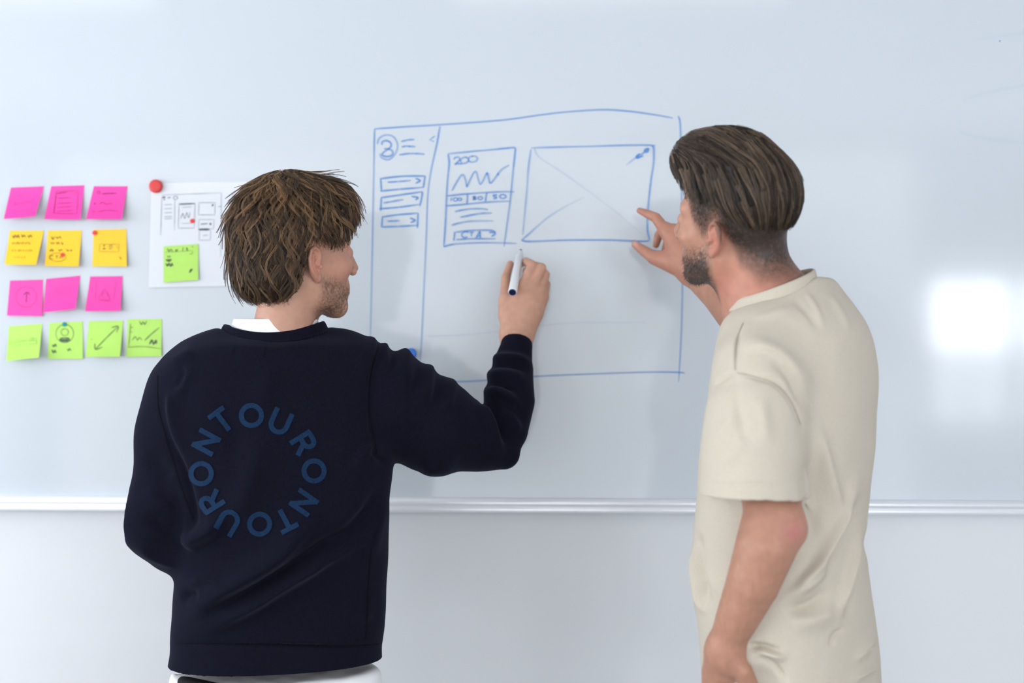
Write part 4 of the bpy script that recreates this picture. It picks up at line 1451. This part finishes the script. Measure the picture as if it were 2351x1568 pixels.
# ================================================================== the man in the beige t-shirt
D2 = 2.45
man2 = tag(empty('person', (P(1790, 784, D2)[0], P(1790, 784, D2)[1], 0)),
           'person with combed dark hair and beard in a beige t-shirt pointing at the sketch', 'person')
H2 = Head(1680, 508, 2.45, -54, 8, -12, .99)
body = [
    (H2.fn, 'u', .012),
    (chain([(1724, 540, 2.46, 76), (1732, 610, 2.455, 82), (1765, 700, 2.45, 84)])[0], 'u', .03),
    chain([(1660, 610, 2.46, 30), (1705, 690, 2.47, 42)], .03),
    chain([(1785, 790, 2.45, 70), (1755, 850, 2.33, 60)], .04), chain([(1790, 790, 2.46, 70), (1800, 850, 2.60, 70)], .04),
    chain([(1800, 760, 2.45, 120), (1810, 1000, 2.45, 140), (1800, 1300, 2.45, 140), (1800, 1540, 2.45, 140)], .05),
    # right arm towards the board
    chain([(1800, 830, 2.60, 60), (1725, 765, 2.78, 50)], .03),
    chain([(1725, 765, 2.78, 44), (1650, 684, 2.87, 34), (1590, 632, 2.93, 24)], .02),
    chain([(1725, 765, 2.78, 44), (1655, 670, 2.87, 34), (1592, 616, 2.93, 22)], .02),
    # right hand
    chain([(1590, 628, 2.93, 24), (1548, 606, 2.945, 22), (1505, 592, 2.965, 14.5)], .018),
    chain([(1588, 620, 2.93, 26), (1560, 580, 2.94, 26), (1532, 534, 2.955, 16)], .02),
    chain([(1590, 615, 2.93, 26), (1572, 570, 2.94, 26), (1551, 531, 2.952, 16)], .02),
    chain([(1594, 612, 2.93, 24), (1584, 572, 2.945, 24), (1566, 540, 2.955, 15)], .02),
    chain([(1598, 612, 2.93, 22), (1594, 580, 2.95, 20), (1580, 555, 2.96, 13)], .02),
    chain([(1531, 534, 2.955, 15), (1506, 500, 2.97, 12), (1484, 490, 2.985, 9.8), (1468, 483.5, 2.995, 7)], .008),
    chain([(1551, 533, 2.955, 14), (1529, 520, 3.0, 11.5), (1512, 540, 3.03, 10), (1506, 562, 3.035, 8)], .005),
    chain([(1566, 542, 2.96, 13), (1548, 535, 3.005, 11), (1532, 555, 3.03, 9.5), (1526, 575, 3.03, 8)], .005),
    chain([(1580, 556, 2.96, 11), (1566, 550, 3.0, 9.5), (1552, 568, 3.02, 8.5), (1546, 584, 3.02, 7)], .005),
    chain([(1545, 603, 2.945, 22), (1499, 590, 2.965, 14.5), (1474, 573, 2.985, 11.8), (1458, 561, 2.995, 8.5)], .01),
    # left arm down to the pocket
    chain([(1752, 850, 2.33, 60), (1766, 1060, 2.30, 52), (1770, 1135, 2.295, 60)], .03),
    chain([(1770, 1135, 2.295, 60), (1775, 1190, 2.27, 70), (1758, 1255, 2.255, 70), (1728, 1340, 2.265, 61), (1690, 1425, 2.29, 48), (1662, 1490, 2.31, 37)], .02),
    (lambda p: sd_sph(p, P(1826, 1222, 2.265), R(17, 2.26)), 'u', .035),
    # left hand, pushed into the pocket
    chain([(1660, 1490, 2.31, 37), (1648, 1540, 2.33, 37), (1640, 1600, 2.35, 30)], .02), chain([(1672, 1500, 2.31, 36), (1676, 1550, 2.335, 34), (1680, 1605, 2.36, 28)], .02),
    chain([(1672, 1515, 2.30, 28), (1705, 1540, 2.295, 23), (1722, 1575, 2.305, 20), (1728, 1620, 2.33, 15)], .01),
    chain([(1632, 1600, 2.35, 15), (1640, 1650, 2.36, 13), (1650, 1690, 2.37, 10)], .005), chain([(1652, 1604, 2.355, 15), (1662, 1660, 2.37, 13), (1672, 1700, 2.38, 10)], .005),
    chain([(1672, 1606, 2.36, 15), (1684, 1660, 2.375, 13), (1694, 1698, 2.385, 10)], .005), chain([(1690, 1604, 2.365, 13), (1702, 1645, 2.38, 11), (1710, 1680, 2.39, 9)], .005),
]
lo = np.minimum(P(1440, 1720, 2.3), P(1990, 1720, 2.3)); hi = np.maximum(P(1440, 280, 3.0), P(1990, 280, 2.5))
lo[1], hi[1] = -.98, .0
lo[0], hi[0] = P(1440, 784, 3.0)[0] - .02, P(1990, 784, 2.4)[0]
v, f = polygonize(body, lo, hi, .0018, 1)
q = H2.loc(v)
px_, py_, pd_ = pix(v)
c = np.tile(SK * [.90, .84, .82], (len(v), 1)) * (1 + .05 * wob(v, 60, 3))[:, None]
inhead = sstep(-.20, -.13, q[:, 2]) * (np.abs(q[:, 0]) < .12) * (np.abs(q[:, 1]) < .2)
earm = np.exp(-((np.abs(q[:, 0]) - .082) / .014) ** 2 - ((q[:, 1] + .016) / .022) ** 2 - ((q[:, 2] + .02) / .034) ** 2)
c = mixc(c, .6 * earm, RED)
fore = sstep(1180, 1300, py_) * (pd_ < 2.42)
c = mixc(c, .22 * fore * np.clip(.6 + .5 * wob(v * [1, 1, .35], 700, 8), 0, 1), (.24, .12, .06))
elb = np.exp(-((px_ - 1822) / 28) ** 2 - ((py_ - 1222) / 26) ** 2) * (pd_ < 2.4)
c = mixc(c, .55 * elb, (.50, .17, .17))
nk = np.exp(-((py_ - 660) / 60) ** 2) * (px_ > 1640) * (pd_ < 2.6)
c = mixc(c, .3 * nk, RED)
hd_ = (pd_ > 2.9).astype(float)
c = mixc(c, .18 * hd_, RED)
nail = np.exp(-((px_ - 1459) ** 2 + (py_ - 558.5) ** 2) / 40) * hd_
c = mixc(c, .6 * nail, (.62, .40, .35))
# beard, and the cropped fade round the sides and nape
ay = q[:, 1]
beard = inhead * sstep(-.030, -.058, q[:, 2] + .40 * np.clip(ay - .04, -.1, .1)) * sstep(-.006, .016, ay) * (1 - sstep(-.118, -.135, q[:, 2] - .35 * (ay - .05)))
full = sstep(-.05, -.085, q[:, 2] + .3 * (ay - .05))
beard = np.clip(beard * (.42 + .55 * full + .30 * vnoise(v, f, 2) + .15 * wob(v, 130, 6)), 0, .95)
c = mixc(c, beard, (.040, .028, .022))
hl = np.interp(ay, [-.14, -.085, -.045, -.030, -.012, .018, .040, .055, .075], [-.094, -.094, -.066, -.026, .010, -.020, .006, .04, .075])
stub = inhead * sstep(-.012, .014, q[:, 2] - hl) * (ay < .078)
dark = np.clip(.50 + .5 * sstep(.0, .055, q[:, 2] - hl), 0, 1)
stub = np.clip(stub * dark * (1 + .15 * vnoise(v, f, 2)), 0, .97)
c = mixc(c, stub, (.035, .026, .022))
mesh_obj('body', v, f, M_SKIN, man2, attrs={'Col': c})
eyes(H2, man2)


def shell2(q):
    d = sd_ell(q, (0, -.010, .048), (.084, .102, .102))
    d = smin(d, sd_ell(q, (0, .025, .112), (.060, .070, .044)), .04)
    d = smin(d, sd_ell(q, (0, .070, .106), (.050, .036, .032)), .03)
    return smin(d, sd_ell(q, (0, -.066, .046), (.067, .050, .062)), .03)


def bound2(q):
    ax_, y = np.abs(q[:, 0]), q[:, 1]
    side = np.interp(y, [-.15, -.10, -.06, -.02, .02, .05, .065], [.006, .008, .020, .038, .052, .058, .066])
    front = np.interp(ax_, [0, .04, .07], [.090, .082, .06])
    return np.where(y > .055, np.maximum(side, front), side)


def flow2(q, t):
    top = sstep(.095, .125, q[:, 2])[:, None]
    sd = np.sign(q[:, 0:1] + 1e-6)
    side = np.array([0, -.55, -1.0]) + 0 * q
    back = np.array([0, -.9, -.25]) + np.concatenate([sd * .25, 0 * sd, 0 * sd], 1)
    d = side * (1 - top) + back * top
    bk = sstep(-.06, -.11, q[:, 1])[:, None]
    return d * (1 - bk) + (np.array([0, -.15, -1.0]) + 0 * q) * bk


V, F, C = hair_mesh(H2, shell2, bound2, flow2, 950, 13, (.07, .12), .12, ((.014, .010, .008), (.24, .165, .11)), .006, (.013, .010, .008), .004, .0048, .00038, seed=1)
mesh_obj('hair', V, F, M_HAIR, man2, attrs={'Col': C})


def stubble(hd, mask, count, length, col, rad, down):
    """short cropped hairs standing on the skin"""
    cc = np.array([0, -.01, .0])
    dirs = rng.normal(size=(count, 3))
    dirs /= np.linalg.norm(dirs, axis=1, keepdims=True)
    p = on_shell(head_sdf, dirs, cc)
    keep = rng.uniform(0, 1, len(p)) < mask(p)
    p = p[keep]
    g = grad(head_sdf, p)
    d = g * .75 + down + rng.normal(size=p.shape) * .25
    d /= np.linalg.norm(d, axis=1, keepdims=True)
    ln_ = length * rng.uniform(.6, 1.2, (len(p), 1))
    t = np.linspace(0, 1, 3)[None, :, None]
    path = p[:, None] - g[:, None] * .0006 + d[:, None] * ln_[:, None] * t + down * (ln_[:, None] * .4 * t * t)
    col_ = np.array(col) * rng.uniform(.5, 1.6, (len(p), 1))
    V, F, C = strands(path, np.tile(rad * np.array([1, .8, .3]), (len(p), 1)), col_)
    return hd.wld(V), F, C


def bmask2(p):
    ay = p[:, 1]
    b = sstep(-.034, -.062, p[:, 2] + .40 * np.clip(ay - .04, -.1, .1)) * sstep(-.004, .018, ay) * (p[:, 2] > -.135)
    return b * (.3 + .7 * sstep(-.05, -.09, p[:, 2] + .3 * (ay - .05))) * ~((np.abs(p[:, 2] + .066) < .008) & (ay > .085))


def smask2(p):
    ay = p[:, 1]
    hl = np.interp(ay, [-.14, -.085, -.045, -.030, -.012, .018, .040, .055, .075], [-.086, -.086, -.058, -.018, .016, -.014, .012, .046, .08])
    return sstep(-.008, .02, p[:, 2] - hl) * (ay < .06) * (p[:, 2] < .09) * (np.abs(p[:, 0]) < .079)


def bmask1(p):
    ay = p[:, 1]
    b = sstep(-.04, -.068, p[:, 2] + .25 * np.clip(ay - .05, -.1, .1)) * sstep(-.004, .02, ay) * (p[:, 2] > -.13)
    return .8 * b * ~((np.abs(p[:, 2] + .066) < .008) & (ay > .085))


V, F, C = stubble(H2, bmask2, 26000, .0050, (.05, .036, .028), .00022, np.array([0, .15, -.6]))
o = mesh_obj('beard', V, F, M_HAIR, man2, attrs={'Col': C}); o['kind'] = 'stuff'
V, F, C = stubble(H2, smask2, 30000, .0040, (.05, .040, .034), .00020, np.array([0, -.3, -.8]))
o = mesh_obj('cropped_hair', V, F, M_HAIR, man2, attrs={'Col': C}); o['kind'] = 'stuff'
V, F, C = stubble(H1, bmask1, 16000, .0022, (.10, .058, .036), .00020, np.array([0, .1, -.7]))
o = mesh_obj('beard', V, F, M_HAIR, man1, attrs={'Col': C}); o['kind'] = 'stuff'

# t-shirt
YW2 = 1.02
torso2 = stack([
    (638, 1818, 1884, 2.45, .045), (658, 1776, 1908, 2.45, .062), (684, 1735, 1932, 2.45, .082), (715, 1695, 1954, 2.45, .105), (742, 1672, 1972, 2.45, .118), (790, 1662, 1988, 2.45, .128),
    (850, 1652, 1996, 2.45, .135), (900, 1645, 1997, 2.45, .138), (1020, 1632, 1988, 2.45, .14), (1120, 1618, 1980, 2.45, .14), (1180, 1608, 1978, 2.45, .14), (1240, 1594, 1983, 2.45, .14),
    (1310, 1588, 1993, 2.45, .14), (1390, 1598, 2004, 2.45, .14), (1450, 1606, 2013, 2.45, .14), (1520, 1612, 2023, 2.45, .14), (1640, 1616, 2030, 2.45, .14)], .03, 2.2, YW2)
zhem = P(1730, 1137, 2.28)[2]
slv = chain([(1742, 850, 2.335, 92), (1735, 960, 2.30, 116), (1728, 1060, 2.285, 122), (1728, 1190, 2.275, 127)], .035)
slv2 = chain([(1762, 808, 2.37, 84), (1742, 860, 2.335, 92)], .05)


def hemplane(p):
    x = (p[..., 0] - P(1603, 1137, 2.28)[0]) / (P(1850, 1137, 2.28)[0] - P(1603, 1137, 2.28)[0])
    return zhem - .010 * np.clip(x - .55, 0, 1) ** 1.5 * 2.2 - p[..., 2]


sleeve2 = (lambda p: smax(smax(slv[0](p), hemplane(p), .002), -smax(slv[0](p) + .0045, -(hemplane(p) + .11), .02), .002), 'u', .030)
rs = chain([(1800, 800, 2.56, 85), (1770, 790, 2.66, 75), (1745, 778, 2.72, 66)], .04)
CC2 = P(1770, 684, 2.45)


def hole2(p):
    x, y = (p[..., 0] - CC2[0]), (p[..., 1] - CC2[1])
    cs, sn = math.cos(.12), math.sin(.12)
    u, w_ = (x * cs + y * sn) / (R(102, 2.45) - .004), (-x * sn + y * cs) / .078
    r = np.sqrt(u * u + w_ * w_)
    z = CC2[2] + .030 * u + .004 * w_ - .006
    return np.maximum((r - 1) * .078, z - p[..., 2])


ts_ops = [torso2, slv2, rs, sleeve2, (hole2, 's', .012),
          (lambda p: np.minimum(sd_cone(p, P(1700, 1535, 2.26), P(1745, 1580, 2.27), .022, .035), sd_cone(p, P(1745, 1580, 2.27), P(1750, 1680, 2.28), .035, .04)), 's', .015)]
lo, hi = P(1570, 1640, 2.3), P(2045, 605, 2.45)
lo[1], hi[1] = -1.02, -.30
lo[0], hi[0] = P(1570, 784, 2.5)[0] - .02, P(2045, 784, 2.45)[0] + .01
v, f = polygonize(ts_ops, lo, hi, .0026)
n = normals(v, f)
v = v + n * (.0017 * wob(v, 38, 31) + .0006 * wob(v * [1, 1, .6], 95, 33))[:, None]
specs2 = [
    ([(1690, 855), (1730, 865), (1780, 880), (1815, 920), (1838, 975), (1850, 1060)], (5, 9), -4),
    ([(1705, 745), (1690, 790), (1688, 850)], 5, -3), ([(1690, 855), (1660, 870), (1630, 895)], 5, -2.5),
    ([(1690, 790), (1740, 795), (1790, 815), (1840, 870), (1862, 930)], (10, 20), 4), ([(1760, 820), (1800, 850), (1830, 900), (1850, 960)], 10, -3),
    ([(1845, 665), (1872, 705), (1895, 760)], 7, 1.6), ([(1815, 680), (1855, 720), (1890, 770)], 8, -1.5), ([(1890, 660), (1930, 715), (1960, 780)], 9, 1.8), ([(1720, 735), (1770, 720), (1830, 700)], 9, 1.2),
    ([(1862, 930), (1885, 1010), (1908, 1100), (1925, 1180), (1915, 1240)], (18, 14), 5), ([(1860, 1020), (1868, 1120), (1872, 1220), (1850, 1300)], 22, -7),
    ([(1978, 1060), (1950, 1140), (1918, 1220), (1880, 1290), (1830, 1350), (1785, 1392)], (10, 16), 10), ([(1975, 1120), (1940, 1200), (1915, 1260), (1880, 1310)], 14, -6),
    ([(1978, 1175), (1965, 1250), (1948, 1320), (1935, 1380), (1934, 1430)], (10, 12), 8), ([(1990, 1200), (1972, 1290), (1950, 1370), (1942, 1440)], 10, -7),
    ([(1810, 1368), (1850, 1350), (1880, 1325), (1895, 1290)], 9, 4), ([(1790, 1400), (1840, 1395), (1880, 1375), (1905, 1340)], 14, -6), ([(1780, 1420), (1840, 1425), (1890, 1412), (1925, 1385)], (26, 14), 5),
    ([(1905, 1490), (1915, 1460), (1940, 1440)], 6, -3), ([(1730, 1490), (1770, 1500), (1810, 1515)], (10, 8), 7), ([(1710, 1485), (1750, 1485), (1800, 1500)], 7, -7),
    ([(1740, 1500), (1780, 1530), (1805, 1568)], 8, -4), ([(2015, 1455), (1985, 1490), (1960, 1525)], 8, 4), ([(2010, 1480), (1980, 1515)], 6, -3), ([(2020, 1530), (1985, 1545), (1950, 1568)], 8, 3.5),
    ([(1604, 1210), (1602, 1260), (1615, 1350), (1632, 1400)], (9, 9), -6), ([(1595, 1240), (1592, 1300), (1604, 1380), (1625, 1420)], 8, 4),
    ([(1690, 860), (1700, 960), (1725, 1040)], 14, -2.5), ([(1735, 900), (1755, 960), (1760, 1040)], 16, 2.5), ([(1625, 1000), (1670, 970), (1705, 920)], 12, 1.1), ([(1630, 1040), (1680, 1005), (1715, 960)], 11, -1.1), ([(1640, 1080), (1690, 1040), (1720, 1000)], 12, 1.1),
    ([(1850, 1060), (1856, 1150), (1868, 1230)], 8, -4),
    ([(1606, 1110), (1680, 1112), (1760, 1112), (1850, 1125)], 2.5, -1.2),
]
v = folds(v, f, specs2, gain=(2.1, .95))
v = laplace(v, f, .35)
shirt = mesh_obj('t_shirt', v, f, M_BEIGE, man2)
M_BSEAM = mat('beige_seam', (.36, .32, .27), .9, .1)
bv2 = surf_from(v, f)
on2 = onto(bv2, .0008)
seam([(1692, 856), (1730, 864), (1780, 882), (1815, 920), (1838, 975)], 2, parent=shirt, m=M_BSEAM, surf=on2)
seam([(1706, 742), (1693, 775), (1688, 812), (1688, 850)], 2, parent=shirt, m=M_BSEAM, surf=on2)
cn = P(1770, 681, 2.45)
add_ring('collar', cn, R(102, 2.45), .082, .12, band_prof(.022, .003, .005), .0, M_BEIGE, shirt, tilt=.004, tx=.027)

g2 = P(1800, 784, 2.45)
hx, hy = g2[0], g2[1]
trousers('trousers', None, [((hx, hy - .085, .78), (hx - .02, hy - .09, .45), (hx + .01, hy - .10, .10)), ((hx, hy + .085, .78), (hx - .02, hy + .10, .45), (hx + .01, hy + .11, .10))],
         [(1540, 1640, 1985, 2.45, .13), (1600, 1632, 2000, 2.45, .135), (1720, 1625, 2010, 2.45, .14), (1800, 1640, 1990, 2.45, .13)], M_JEANS, M_SHOE, man2)
